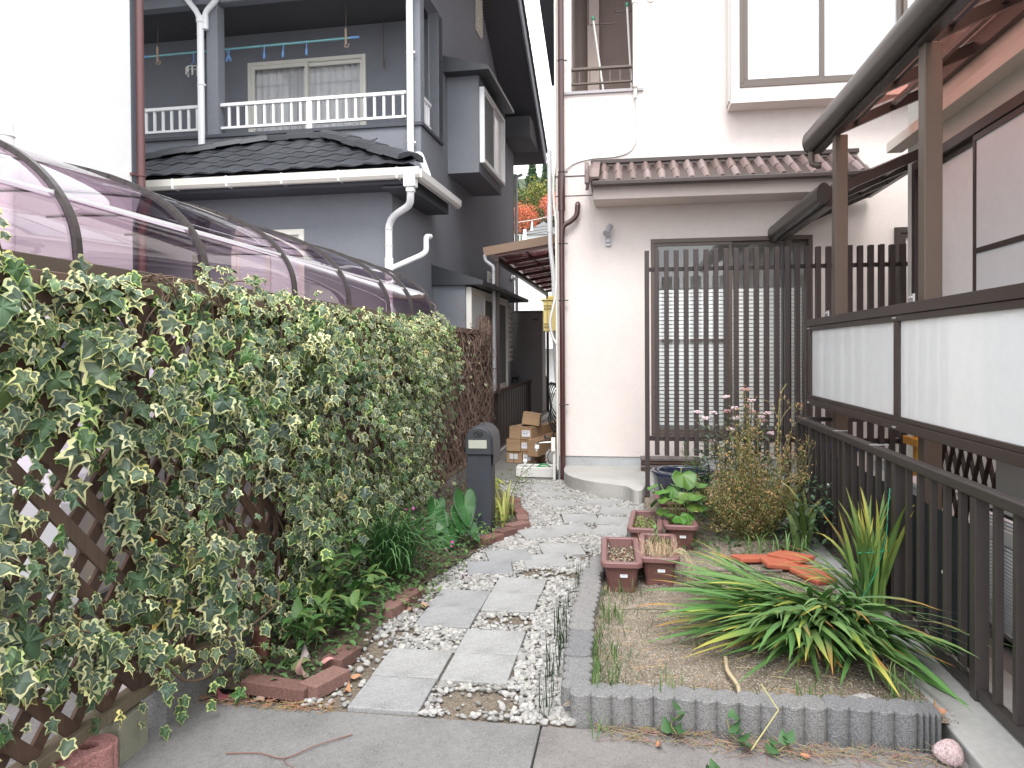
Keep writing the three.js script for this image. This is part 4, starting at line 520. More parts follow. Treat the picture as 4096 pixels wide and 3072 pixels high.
// ------------------------------------------------------------ leaf tools
function leafGeo(half, o = {}) { // half outline from base to tip (x >= 0); two-tone rim
  const { inner = .74, cin = [.08, .115, .08], cout = [.56, .55, .3], fold = .25, droop = .3, cy = .4, cmid } = o;
  const out = [...half, ...half.slice(1, -1).reverse().map(([x, y]) => [-x, y])], n = out.length;
  const z = (x, y) => -fold * Math.abs(x) * .8 - droop * y * y * .5 + .05 * Math.sin(x * 9) * (o.wave ?? 1);
  const P = [], C = [], put = (x, y, c) => { P.push(x, y, z(x, y)); C.push(...c); };
  const cm = cmid || cin.map((v, i) => v * 1.7 + .02);
  for (let i = 0; i < n; i++) { const a = out[i], b = out[(i + 1) % n]; const k1 = inner + (o.jit ? .09 * Math.sin(i * 2.7 + o.jit) : 0), k2 = inner + (o.jit ? .09 * Math.sin(((i + 1) % n) * 2.7 + o.jit) : 0);
    const ai = [a[0] * k1, cy + (a[1] - cy) * k1], bi = [b[0] * k2, cy + (b[1] - cy) * k2];
    put(0, cy, cm); put(ai[0], ai[1], cin); put(bi[0], bi[1], cin);
    put(ai[0], ai[1], cout); put(a[0], a[1], cout); put(bi[0], bi[1], cout); put(bi[0], bi[1], cout); put(a[0], a[1], cout); put(b[0], b[1], cout); }
  const g = new THREE.BufferGeometry(); g.setAttribute('position', new THREE.BufferAttribute(new Float32Array(P), 3)); g.setAttribute('color', new THREE.BufferAttribute(new Float32Array(C), 3));
  g.setAttribute('uv', new THREE.BufferAttribute(new Float32Array(P.length / 3 * 2), 2)); g.computeVertexNormals(); return g; }
function bladeGeo(L, w, o = {}) { // long leaf along +y, arching towards -z (droop) with optional point colours
  const { n = 6, droop = .6, fold = .25, taper = t => Math.sin(PI * Math.pow(t, .55)) , c0 = [1, 1, 1], c1 = [1, 1, 1], twist = 0, lift = 0 } = o;
  const P = [], C = [], I = []; let y = 0, zz = 0; const ds = L / n;
  for (let i = 0; i <= n; i++) { const t = i / n, a = lift + droop * t * t * 1.6, hw = w / 2 * Math.max(.04, taper(Math.min(.999, Math.max(.02, t)))), tw = twist * t;
    const c = c0.map((v, k) => v + (c1[k] - v) * Math.max(0, (t - .6) / .4));
    for (const s of [-1, 0, 1]) { P.push(s * hw * Math.cos(tw), y, zz + (s ? fold * hw : 0) + s * hw * Math.sin(tw)); C.push(...c.map(v => s ? v : v * 1.15)); }
    if (i < n) { const b = i * 3; for (const k of [0, 1]) I.push(b + k, b + k + 1, b + k + 3, b + k + 1, b + k + 4, b + k + 3); }
    y += Math.cos(a) * ds; zz -= Math.sin(a) * ds; }
  const g = new THREE.BufferGeometry(); g.setAttribute('position', new THREE.BufferAttribute(new Float32Array(P), 3)); g.setAttribute('color', new THREE.BufferAttribute(new Float32Array(C), 3)); g.setAttribute('uv', new THREE.BufferAttribute(new Float32Array(P.length / 3 * 2), 2)); g.setIndex(I); g.computeVertexNormals(); return g; }
const leafMat = (r = 1, g = 1, b = 1, rough = .42, tr = .18) => { const m = mat(r, g, b, rough, { vertexColors: true, side: THREE.DoubleSide, transmission: tr, thickness: 0, ior: 1.4 }); m.userData.ownUV = true; return m; };
const plainLeaf = leafMat(1, 1, 1, .5);
function place(geo, pos, q, s) { const g = geo.clone(); g.applyMatrix4(new THREE.Matrix4().compose(pos, q, V(s, s, s))); return g; }
const dirQ = (az, el, roll = 0) => new THREE.Quaternion().setFromEuler(new THREE.Euler(-el, az, roll, 'YXZ')); // leaf +y tilted from vertical by el towards azimuth az+pi, normal +z
function scatter(parent, name, geo, m, list, label, cat) { const im = new THREE.InstancedMesh(geo, m, list.length), c = new THREE.Color(); list.forEach(([mm, col], i) => { im.setMatrixAt(i, mm); im.setColorAt(i, c.setRGB(...(col || [1, 1, 1]))); }); im.name = parent ? name : numbered(name); im.castShadow = im.receiveShadow = true; im.userData = { kind: 'stuff' }; if (label) im.userData.label = label; if (cat) im.userData.category = cat; (parent || scene).add(im); return im; }
// ------------------------------------------------------------ variegated ivy
const ivyHalf = [[0, .06], [.1, -.08], [.24, -.12], [.36, -.02], [.35, .1], [.31, .2], [.42, .3], [.56, .5], [.42, .52], [.27, .55], [.22, .66], [.12, .9], [0, 1.12]];
const ivyHalf2 = [[0, .05], [.12, -.1], [.3, -.14], [.44, .04], [.37, .17], [.5, .3], [.58, .44], [.4, .5], [.28, .6], [.17, .8], [0, 1.0]];
const ivyGeos = [leafGeo(ivyHalf, { jit: 1, inner: .84, fold: .45, droop: .7, wave: 2 }), leafGeo(ivyHalf2, { jit: 2.2, inner: .8, fold: .7, droop: .4, wave: 2 }), leafGeo(ivyHalf, { jit: 4, inner: .72, droop: .9, fold: .3, cout: [.66, .65, .36], wave: 3 }), leafGeo(ivyHalf2, { jit: 5.5, inner: .88, fold: -.3, droop: .6, cin: [.07, .1, .07], cout: [.42, .46, .2], wave: 2 }), leafGeo(ivyHalf, { jit: 3.1, inner: .93, fold: .6, droop: .8, cin: [.07, .12, .06], cout: [.34, .4, .17], wave: 3 })];
const ivyMats = [leafMat(1, 1, 1, .36), leafMat(.8, .88, .85, .36), leafMat(1.15, 1.15, 1.0, .4), leafMat(.75, .95, .6, .4), leafMat(1.35, 1.2, .75, .5), leafMat(1.3, .95, .75, .7)];
const gaps = [[2.14, 1.02, .2, .2, .75], [1.9, .9, .1, .1, .5], [1.9, .2, .42, .2, .95], [2.25, .18, .28, .16, 1], [2.62, .26, .2, .09, .85], [2.9, .78, .16, .13, .7], [2.65, 1.08, .08, .14, .7], [2.3, 1.42, .22, .1, .6], [2.75, 1.5, .12, .12, .8], [3.35, .62, .16, .2, .45], [4.25, 1.1, .16, .4, .6], [4.45, .7, .14, .45, .55], [5.2, 1.35, .3, .22, .62], [4.85, 1.2, .2, .5, .35], [6.35, .7, .5, .6, .45], [6.9, .5, .6, .5, .6]];
function ivyDens(u, y) { let d = 1; for (const [a, b, rx, ry, k] of gaps) { const q = ((u - a) / rx) ** 2 + ((y - b) / ry) ** 2; if (q < 1.4) d *= 1 - k * Math.min(1, (1.4 - q) / .7); }
  if (u < 2.75 && y < .36 + (2.75 - u) * .12) d *= .12; if (u > 6.6) d *= Math.max(0, 1 - (u - 6.6) / 1.1 - (y < 1.1 ? .25 : 0)); if (y < .32) d *= u < 3 ? .3 : Math.max(.2, (y - .02) / .3); return Math.min(1, d * 1.25) * (.42 + 1.05 * Math.pow(nA((u * .23) % 1, (y * .4 + .2) % 1), 1.25)); }
{ rnd = rng(77);
  const ivy = thing('ivy', 'variegated cream edged ivy covering the brown lattice fence', 'ivy', [FX, 0, 0]);
  const near = [], far = [[], [], [], [], []]; let n = 0, tries = 0;
  const addLeaf = (u, y, off, s, tiltUp, forceTone) => {
    const az = PI / 2 - .35 + RR(-.8, .8), el = tiltUp + RR(-.45, .35); // facing +x
    const q = new THREE.Quaternion().setFromEuler(new THREE.Euler(el, az, PI + RR(-.7, .7), 'YXZ'));
    const k = (rnd() * 5) | 0, m4 = new THREE.Matrix4().compose(V(off, y, -u), q, V(s * RR(.8, 1.1), s, s * RR(.4, 1.3)));
    let tone = forceTone ?? (rnd() < .009 ? 5 : rnd() < .014 ? 4 : rnd() < .16 ? 3 : y > 1.35 && rnd() < .4 ? 2 : rnd() < .4 ? 1 : 0);  // high leaves draw the paler tone more often: sky sheen put into colour
    near.push({ m4, k, tone, size: s / Math.hypot(u, 1.8), u }); n++; };
  // cascading shoots: leaves shingle down and outwards along each
  while (n < 8800 && tries++ < 60000) { const u = 1.25 + 6.6 * Math.pow(rnd(), .9), y = RR(.18, 1.8); if (rnd() > ivyDens(u, Math.min(1.68, y))) continue;
    const far = u < 2.9 ? 1 : Math.max(.6, 1 - (u - 2.9) * .14), len = RR(.12, .5), k = Math.round(len / (.034 * far)), out = RR(.03, .36) * (u < 2.4 ? .6 : u < 6 ? 1 : .6), drift = RR(-.35, .3), base = RR(.042, .08) * far * (rnd() < .2 ? 1.3 : 1), tn = rnd() < .07 ? 3 : undefined, y0 = Math.min(y, 1.72);
    for (let i = 0; i < k; i++) { const t = i / k, uu = u + drift * len * t + RR(-.035, .035) * far, yy = y0 - len * t + RR(-.02, .02); if (yy < .05 || rnd() > .35 + ivyDens(uu, yy)) continue; addLeaf(uu, yy, -.02 + .5 * out * Math.sin(t * PI * .8) + RR(-.02, .03) + rnd() * out * .5, base * RR(.65, 1.25), RR(-.75, -.1), tn); } }
  for (let i = 0; i < 900; i++) { const u = 1.3 + 6 * rnd(), y = RR(.1, 1.6); if (rnd() < ivyDens(u, y) * .8) addLeaf(u, y, RR(-.07, .0), RR(.03, .055) * (u < 3 ? 1 : .75), -.1, rnd() < .5 ? 1 : 3); }
  for (let i = 0; i < 700; i++) { const u = 1.3 + 5.8 * Math.pow(rnd(), .9); const hump = .03 + .13 * Math.max(0, Math.sin(u * 2.1 + .4) * .6 + Math.sin(u * 5.1) * .4) + (u > 2.9 && u < 3.3 ? .08 : 0); if (u < 2.75 && rnd() < .4) continue; if (u > 2.5 && u < 2.8 && rnd() < .85) continue; if (u > 3.7 && u < 4.1 && rnd() < .6) continue; addLeaf(u, 1.66 + RR(-.05, hump), RR(-.07, .14), RR(.035, .062) * (u < 3 ? 1 : .75), -.95, rnd() < .55 ? 2 : undefined); }
  const vines = [], shoots = [[1.9, 1.7, -.25, .42, .08], [3.05, 1.72, .25, -.1, .1], [6.3, 1.5, 1.3, -.42, .16], [6.5, 1.62, 1.55, -.55, .2], [5.9, 1.62, .9, -.3, .18], [2.55, .24, .45, -.12, .16], [2.75, .16, .4, -.1, .24], [1.95, .55, .3, -.15, .1], [2.15, .4, .4, -.1, .12], [2.0, 1.5, .2, -.2, .12]];
  for (const [u, y, du, dy, off] of shoots) { const pts = []; for (let i = 0; i <= 9; i++) { const t = i / 9; pts.push([.03 + off * Math.sin(t * 1.8), y + dy * t * t + .05 * Math.sin(t * 3), -(u + du * t)]); addLeaf(u + du * t, pts[i][1] + RR(-.02, .02), pts[i][0] + .02, RR(.035, .058) * (u > 5 ? .65 : 1), -.6, 2); } vines.push(spl(pts, .003, 16, 4)); }
  near.sort((a, b) => b.size - a.size);
  near.forEach((L, i) => { if (i < 300) { const m = part(ivy, 'leaf', ivyGeos[L.k], ivyMats[L.tone]); L.m4.decompose(m.position, m.quaternion, m.scale); } else { const c = ivyMats[L.tone].color, j = RR(.6, 1.3); far[L.k].push([L.m4, [c.r * j, c.g * j, c.b * j * RR(.85, 1.1)]]); } });
  far.forEach((L, k) => scatter(ivy, 'leaf_mass', ivyGeos[k], leafMat(1, 1, 1, .38), L));
  // climbing stems
  for (let i = 0; i < 34; i++) { const u = RR(2.6, 7.4), pts = []; let z = u; for (let j = 0; j <= 8; j++) { z += RR(-.09, .09); pts.push([.02 + RR(-.02, .05), .03 + j * .2, -z]); } vines.push(spl(pts, RR(.003, .007), 26, 5)); }
  [[[.1, .3, -2.5], [.12, .18, -2.62], [.14, .15, -2.75], [.12, .2, -2.88], [.06, .26, -2.9]], [[.06, .75, -2.35], [.08, .62, -2.62], [.12, .56, -2.78], [.12, .66, -2.95], [.06, .72, -3.0]], [[.04, 1.3, -2.45], [.08, 1.15, -2.3], [.1, 1.08, -2.18]], [[.1, .2, -2.95], [.16, .24, -3.1], [.16, .27, -3.3], [.1, .33, -3.4]]].forEach(p => vines.push(spl(p, .006, 20, 6)));
  for (let i = 0; i < 16; i++) { const u = RR(2.5, 2.85); vines.push(spl([[.0, 1.7, -u], [RR(.03, .1), 1.72, -u - RR(-.1, .15)], [RR(.05, .12), 1.55, -u - RR(-.1, .2)], [.04, 1.35, -u - RR(-.15, .2)]], .003, 14, 4)); }
  part(ivy, 'stem', vines, K.vine);
  // bare tangled vines at the far end
  rnd = rng(5); const tangle = []; for (let i = 0; i < 420; i++) { const u = 6.2 + 3.3 * Math.pow(rnd(), .75), y = RR(.08, 1.66), pts = [], len = RR(.15, .5), dir = rnd() < .65 ? -1 : RR(-1, 1), hor = RR(-.5, .5); for (let j = 0; j < 5; j++) { const t = j / 4; pts.push([.025 + .09 * Math.sin(t * PI) * rnd() + RR(0, .03), Math.max(.03, y + dir * len * t + RR(-.03, .03)), -(u + hor * len * t + RR(-.04, .04))]); } tangle.push(spl(pts, RR(.002, .0045), 10, 4)); }
  for (let i = 0; i < 50; i++) { const u = RR(8.6, 9.3); tangle.push(spl([[.02, 1.55, -u], [.06, 1.78 + RR(-.05, .1), -u - RR(-.1, .1)], [.1, 1.7, -u - RR(-.2, .2)], [.08, 1.5, -u - RR(-.2, .2)]], .003, 12, 4)); }
  const tg = part(ivy, 'bare_stem_tangle', tangle, mat(.2, .135, .105, .9)); tg.userData.kind = 'stuff'; }
// ------------------------------------------------------------ mailbox
rnd = rng(21);
{ const o = thing('mailbox', 'dark charcoal mailbox with arched front on a broad post beside the path', 'mailbox', [-1.145, 0, -5.68], .02);
  part(o, 'post', bx(-.094, .094, 0, .634, -.21, 0, .004), K.blackPost);
  const arch = (w, h, r) => { const s = new THREE.Shape(); s.moveTo(-w, 0); s.lineTo(w, 0); s.lineTo(w, h - r); s.absarc(0, h - r, w, 0, PI, false); s.lineTo(-w, 0); return s; };
  part(o, 'box', ext(arch(.1, .205, .1), .36, .003).translate(0, .634, -.37), K.mailbox);
  part(o, 'hood', ext((() => { const s = arch(.108, .215, .108); s.holes.push(arch(.098, .2, .098)); return s; })(), .34, .002).translate(0, .632, -.36), K.mailbox);
  part(o, 'door', ext(arch(.094, .198, .094), .012, .004).translate(0, .637, .0), K.mailbox);
  part(o, 'handle', [new THREE.TorusGeometry(.026, .006, 6, 20).scale(1.2, .75, 1).translate(0, .795, .016), new THREE.SphereGeometry(.012, 10, 8).scale(1.3, .6, 1).translate(0, .797, .016)], K.black);
  part(o, 'name_plate', bx(-.076, .066, .682, .746, .0165, .0185), mat(.42, .43, .36, .4));
  part(o, 'side_flap', bx(.105, .112, .54, .70, -.37, -.03, .003), K.mailbox);
  part(o, 'base_plate', bx(-.14, .16, -.01, .02, -.26, .05, .004), K.concDk); }
// ------------------------------------------------------------ planters
function planterLabel() { const c = document.createElement('canvas'); c.width = 96; c.height = 48; const g = c.getContext('2d'); g.fillStyle = '#dcdde0'; g.fillRect(0, 0, 96, 48); g.fillStyle = '#6e7076'; g.font = 'bold 20px serif'; g.fillText('LL BLN', 10, 24); g.fillStyle = '#a5a7ac'; g.fillRect(16, 32, 64, 5); const t = new THREE.CanvasTexture(c); t.colorSpace = THREE.SRGBColorSpace; return t; }
const pLab = mat(1, 1, 1, .5, { map: planterLabel() }); pLab.userData.ownUV = true;
const rr = (w, l, r) => { const s = new THREE.Shape(); s.moveTo(-w + r, -l); s.lineTo(w - r, -l); s.absarc(w - r, -l + r, r, -PI / 2, 0); s.lineTo(w, l - r); s.absarc(w - r, l - r, r, 0, PI / 2); s.lineTo(-w + r, l); s.absarc(-w + r, l - r, r, PI / 2, PI); s.lineTo(-w, -l + r); s.absarc(-w + r, -l + r, r, PI, 1.5 * PI); return s; };
function planter(label, x, z, yaw, y = .045, l = .285, soilY = .12) { const t = thing('planter', label, 'planter', [x, y, z], yaw, 'brown plastic planters on the right bed');
  const W = .08, w = .1, h = .165, pb = rr(W, l - .03, .02).getPoints(5), pt = rr(w, l, .03).getPoints(5), n = pb.length, P = [], I = [];
  for (const [pp, yy, k] of [[pb, 0, 1], [pb, .03, 1.0], [pt, h, 1], [pt, h, .93], [pb, .03, .93]]) for (const p of pp) P.push(p.x * k, yy, p.y * k);
  for (let r = 0; r < 4; r++) for (let i = 0; i < n - 1; i++) { const a = r * n + i, b = a + 1, c = a + n, d = c + 1; I.push(a, c, b, b, c, d); }
  const g = new THREE.BufferGeometry(); g.setAttribute('position', new THREE.BufferAttribute(new Float32Array(P), 3)); g.setIndex(I); const g2 = g.toNonIndexed(); g2.computeVertexNormals();
  const pm = K.planter.clone(); pm.side = THREE.DoubleSide; part(t, 'body', g2, pm);
  const rim = rr(w + .012, l + .012, .036); const inn = rr(w - .014, l - .014, .024); rim.holes.push(new THREE.Path(inn.getPoints(5)));
  part(t, 'rim', ext(rim, .022, .006).rotateX(-PI / 2).translate(0, h - .012, 0), mat(.21, .105, .1, .42, { map: T.mottle }));
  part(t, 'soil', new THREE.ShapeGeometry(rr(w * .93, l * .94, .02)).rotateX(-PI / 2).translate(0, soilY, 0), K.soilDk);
  part(t, 'label', new THREE.PlaneGeometry(.042, .021).rotateX(-.13).translate(.012, .1, l - .012), pLab); part(t, 'drain_hole', bx(-.006, .006, .006, .02, l - .026, l - .0225), K.black); return t; }
const pl1 = planter('brown planter nearest the path, holding only wood chips', -.05, -4.58, .03);
const pl2 = planter('brown planter with dry straw and one green sprout, front right of the pair', .18, -4.71, -.02);
const pl3 = planter('brown planter below the bright round butterbur leaves', .355, -5.54, 0);
const pl4 = planter('brown planter with small yellow green seedlings behind the front pair', .12, -5.42, -.06);
const pl5 = planter('brown planter half hidden by leaves in front of the dark pot', .33, -6.32, .05, .045, .2);
{ const chip = bx(-.5, .5, -.12, .12, -.25, .25), q = new THREE.Quaternion(), L = (n, hx, hz, y, cols) => { const a = []; for (let i = 0; i < n; i++) { q.setFromEuler(new THREE.Euler(RR(-.6, .6), RR(0, 6), RR(-.6, .6))); const s = RR(.006, .02); a.push([new THREE.Matrix4().compose(V(RR(-hx, hx), y - .014 + RR(0, .012), RR(-hz, hz)), q, V(s, s * .7, s)), cols[(rnd() * cols.length) | 0]]); } return a; };
  const mm = mat(1, 1, 1, .9), C = [[.3, .22, .15], [.16, .11, .08], [.42, .34, .24], [.09, .07, .06], [.36, .2, .13], [.28, .27, .2]];
  for (const [p, n] of [[pl1, 520], [pl2, 200], [pl3, 260], [pl4, 330]]) scatter(p, 'wood_chips', chip, mm, L(n, .086, .255, .138, C));
  const st = bladeGeo(1, .03, { n: 3, droop: .8 }), straw = []; for (let i = 0; i < 420; i++) { q.setFromEuler(new THREE.Euler(RR(-1.5, 1.5), RR(0, 6), 0, 'YXZ')); straw.push([new THREE.Matrix4().compose(V(RR(-.1, .1), .14 + RR(0, .03), RR(-.08, .27)), q, V(.09, RR(.05, .12), .09)), [RR(.45, .62), RR(.36, .46), RR(.24, .3)]]); } scatter(pl2, 'dry_straw', st, plainLeaf, straw);
  for (let i = 0; i < 14; i++) straw.push(0); const out = []; for (let i = 0; i < 18; i++) out.push(spl([[RR(.06, .1), .16, RR(.1, .24)], [RR(.11, .14), .2, RR(.12, .26)], [RR(.15, .19), .14, RR(.12, .3)], [RR(.16, .22), .03, RR(.1, .32)]], .0016, 10, 4)); part(pl2, 'hanging_straw', out, K.dry); }
// ------------------------------------------------------------ dark glazed pot
{ const o = thing('glazed_pot', 'large dark blue black glazed hexagonal pot standing empty behind the planters', 'flower pot', [.46, .05, -6.62]);
  const pts = [[.2, 0], [.215, .02], [.255, .27], [.27, .30], [.272, .335], [.262, .345], [.205, .345], [.198, .33], [.19, .1], [0, .09]].map(p => new THREE.Vector2(...p)); const g = new THREE.LatheGeometry(pts, 48), p = g.attributes.position;
  for (let i = 0; i < p.count; i++) { const x = p.getX(i), z = p.getZ(i), r = Math.hypot(x, z); if (r < .2 || p.getY(i) > .32 && r < .21) continue; const a = Math.atan2(z, x) + .25, k = Math.cos(PI / 7) / Math.cos(((a % (2 * PI / 7)) + 2 * PI / 7) % (2 * PI / 7) - PI / 7); const f = .55 * k + .45; p.setX(i, x * f * 1.03); p.setZ(i, z * f * 1.03); } g.computeVertexNormals();
  const m = K.pot.clone(); m.side = THREE.DoubleSide; part(o, 'body', g, m); part(o, 'soil', new THREE.CircleGeometry(.19, 24).rotateX(-PI / 2).translate(0, .16, 0), K.soilDk); }
solo('clay_saucer', new THREE.CylinderGeometry(.15, .12, .05, 24).translate(.86, .17, -7.75), K.clay, 'brown round clay pot standing on the terrace behind the tall flowers', 'flower pot');
// loose terracotta tiles
[[.80, -5.02, .35, .06, 'flat orange terracotta tile left of the others beside the golden bush'], [.95, -4.86, .2, .075, 'front orange terracotta tile overlapping its neighbours'], [1.02, -4.98, -.9, .09, 'orange terracotta tile lying on top at the back, turned along the kerb'], [1.09, -4.7, -1.1, .06, 'rightmost orange terracotta tile half under the strap leaves']].forEach(([x, z, a, y, l]) => { const o = solo('terracotta_tile', bx(-.13, .13, 0, .035, -.075, .075, .012), K.terracotta, l, 'tile', 'loose terracotta tiles on the bed'); o.position.set(x, y, z); o.rotation.set(RR(-.12, .12), a, RR(-.15, .15)); });
{ const g = new THREE.IcosahedronGeometry(.045, 2), p = g.attributes.position; for (let i = 0; i < p.count; i++) { const x = p.getX(i), y = p.getY(i), z = p.getZ(i), s = 1 + .12 * Math.sin(x * 70) + .1 * Math.cos(z * 60 + y * 40); p.setXYZ(i, x * s, y * s * .85, z * s); } g.computeVertexNormals(); solo('pink_stone', g.translate(1.085, .035, -2.77), mat(.56, .42, .42, .9, { map: T.gran }), 'rounded pinkish grey stone on the pavement beside the right kerb', 'stone');
  solo('garden_stone', g.clone().scale(1.5, .9, 1.0).translate(-.75, .04, -.25), mat(.4, .38, .36, .9, { map: T.gran }), 'pale broken stone lying on the bed just behind the front border', 'stone'); }
// ------------------------------------------------------------ plants of the right bed
rnd = rng(31);
function leafAt(o, geo, m, x, y, z, az, el, s, roll = 0, name = 'leaf') { const q = part(o, name, geo, m); q.position.set(x, y, z); q.quaternion.setFromEuler(new THREE.Euler(el, az, roll, 'YXZ')); q.scale.setScalar(s); return q; } // +y leans towards +z of azimuth az by el
const G1 = [.125, .235, .07], G2 = [.2, .31, .08], GD = [.05, .11, .04], YL = [.58, .48, .09], OR = [.5, .2, .05];
{ // long strap leaves
  const straps = []; for (const [L, d, l] of [[.5, .95, .7], [.46, .7, .95], [.55, .5, 1.0], [.42, 1.2, .55]]) for (const [a, b] of [[G1, G1], [G2, YL], [[.085, .17, .06], OR]]) straps.push(bladeGeo(L, .021, { n: 8, droop: d, lift: l, fold: .22, taper: t => Math.min(1, Math.sqrt(t * 9)) * Math.min(1, (1 - t) * 3.4), c0: a, c1: b }));
  const ups = []; for (const [L, d] of [[.62, .25], [.55, .5], [.5, .12]]) for (const [a, b] of [[G1, [.16, .2, .04]], [G2, YL], [GD, OR]]) ups.push(bladeGeo(L, .022, { n: 8, droop: d, lift: .06, fold: .25, taper: t => Math.min(1, Math.sqrt(t * 9)) * Math.min(1, (1 - t) * 3.4), c0: a, c1: b }));
  const cl = thing('strap_leaf_clump', 'flattened clump of long green strap leaves with yellow tips sprawling over the bed', 'plant', [.98, .05, -3.92]);
  const pickS = () => straps[(((rnd() * 4) | 0) * 3 + (rnd() < .6 ? 0 : rnd() < .65 ? 1 : 2)) % 12];
  const fl = []; for (const [L, d, l, tw] of [[.5, .2, 1.3, .2], [.62, .35, 1.1, -.3], [.66, .12, 1.38, .5], [.45, .5, 1.0, 0], [.55, .08, 1.45, -.6], [.7, .28, 1.22, .3]]) for (const [a, b] of [[G1, G1], [G2, YL], [[.1, .19, .075], OR]]) fl.push(bladeGeo(L, .022, { n: 8, droop: d, lift: l, twist: tw, fold: .2, taper: t => Math.min(1, Math.sqrt(t * 9)) * Math.min(1, (1 - t) * 3.2), c0: a, c1: b }));
  const pf = () => fl[((rnd() * 6) | 0) * 3 + (rnd() < .78 ? 0 : rnd() < .6 ? 1 : 2)], tones = [leafMat(1, 1, 1, .5), leafMat(.72, .8, .75, .5), leafMat(1.25, 1.2, 1.1, .5), leafMat(.85, 1.05, .9, .5)];
  // blades sprawl low to the left and the front, layered over each other from a row of crowns
  for (let i = 0; i < 470; i++) { const lay = rnd(), a = RR(-.55, 1.75), ox = RR(-.2, .14), r = RR(-.05, .3) * lay, sc = RR(.75, 1.4) * (a > 1.3 ? .8 : 1); leafAt(cl, pf(), tones[(rnd() * 4) | 0], ox - Math.sin(a) * r, .012 + .13 * rnd() * (1 - lay * .5), RR(-.1, .12) + Math.cos(a) * r, PI - a + RR(-.25, .25), RR(-.16, .06), sc, RR(-.6, .6)); }
  for (let i = 0; i < 60; i++) { const a = RR(1.4, 2.6); leafAt(cl, pf(), tones[(rnd() * 4) | 0], RR(-.3, -.05), RR(.02, .1), RR(-.25, -.0), PI - a, RR(-.2, .1), RR(.65, 1.0), RR(-.3, .3)); }
  const old = bladeGeo(.4, .016, { n: 6, droop: .3, lift: 1.4, fold: .5, c0: [.3, .22, .1], c1: [.36, .2, .09] }); for (let i = 0; i < 34; i++) { const a = RR(-.7, 2.0); leafAt(cl, old, plainLeaf, RR(-.25, .2), .015, RR(-.1, .25), PI - a, RR(-.1, .1), RR(.7, 1.4)); }
  const cu = thing('strap_leaf_clump', 'upright clump of yellow tipped strap leaves tied with green string against the railing', 'plant', [1.235, .05, -4.12]);
  for (let i = 0; i < 54; i++) { const g = ups[(((rnd() * 3) | 0) * 3 + (rnd() < .6 ? 0 : rnd() < .88 ? 1 : 2)) % 9]; leafAt(cu, g, plainLeaf, RR(-.05, .06), 0, RR(-.06, .06), RR(0, 6.3), -RR(.0, .3) * rnd() - .02, RR(.75, 1.25), RR(-.15, .15)); }
  for (let i = 0; i < 26; i++) leafAt(cu, pickS(), plainLeaf, RR(-.03, .05), .02, RR(-.06, .06), RR(.4, 2.2), RR(-.3, .3), RR(.8, 1.2));
  part(cu, 'green_string', [spl([[-.1, .03, .06], [-.02, .2, .1], [.05, .42, .09], [.07, .56, .06], [.1, .66, .0]], .0028, 24, 5), spl([[-.07, .33, .05], [.02, .36, .12], [.1, .35, .04], [.02, .33, -.03], [-.07, .33, .05]], .0025, 24, 5)], mat(.02, .28, .16, .5)); }
{ // golden airy bush
  const o = thing('golden_bush', 'airy half dry golden bush with fine stems in the middle of the right bed', 'bush', [.93, .05, -5.62]); const st = [], lf = [];
  const bl = new THREE.OctahedronGeometry(1, 0).scale(.35, 1, .2), q = new THREE.Quaternion();
  for (let i = 0; i < 190; i++) { const a = RR(0, 6.3), sp = Math.sqrt(rnd()), side = rnd() < .25, h = side ? RR(.12, .45) : RR(.45, 1.08) * (1 - .3 * sp * sp) * (.8 + .3 * Math.sin(a * 3 + 1)), ex = side ? -RR(.15, .42) : Math.cos(a) * sp * .36, ez = side ? RR(-.05, .2) : Math.sin(a) * sp * .22, pts = [[ex * .2, 0, ez * .2], [ex * .55, h * .4, ez * .5], [ex * .9, h * .75, ez * .85], [ex * 1.05, h, ez * 1.1]]; st.push(spl(pts, .0024, 8, 4)); const c = new THREE.CatmullRomCurve3(pts.map(p => V(...p)));
    for (let k = 0; k < 6; k++) { const p = c.getPoint(RR(.12, .98)), e = p.clone().add(V(RR(-.1, .1), RR(.02, .13), RR(-.1, .1))); st.push(spl([p.toArray(), e.toArray()], .001, 2, 3));
      for (let j = 0; j < 9; j++) { const t = p.clone().lerp(e, RR(.1, 1.15)).add(V(RR(-.022, .022), RR(-.022, .022), RR(-.022, .022))); q.setFromEuler(new THREE.Euler(RR(0, 6), RR(0, 6), RR(0, 6))); const s = RR(.006, .015), hh = t.y / .8; const m = rnd(); lf.push([new THREE.Matrix4().compose(t, q, V(s, s, s)), m < .15 + hh * .55 ? [RR(.36, .52), RR(.27, .36), RR(.11, .16)] : m < .9 ? [RR(.1, .2), RR(.14, .22), RR(.05, .08)] : [RR(.32, .44), RR(.17, .24), RR(.1, .14)]]); } } }
  const s = part(o, 'stem', st, mat(.16, .15, .05, .8)); scatter(o, 'fine_leaves', bl, plainMat(), lf); }
function plainMat() { return mat(1, 1, 1, .7); }
const lance = [0, 1, 2].map(k => bladeGeo(1, .3, { n: 4, droop: .5 + .2 * k, fold: .35, taper: t => Math.sin(PI * Math.pow(t, .7)), c0: [1, 1, 1], c1: [1, 1, 1] }));
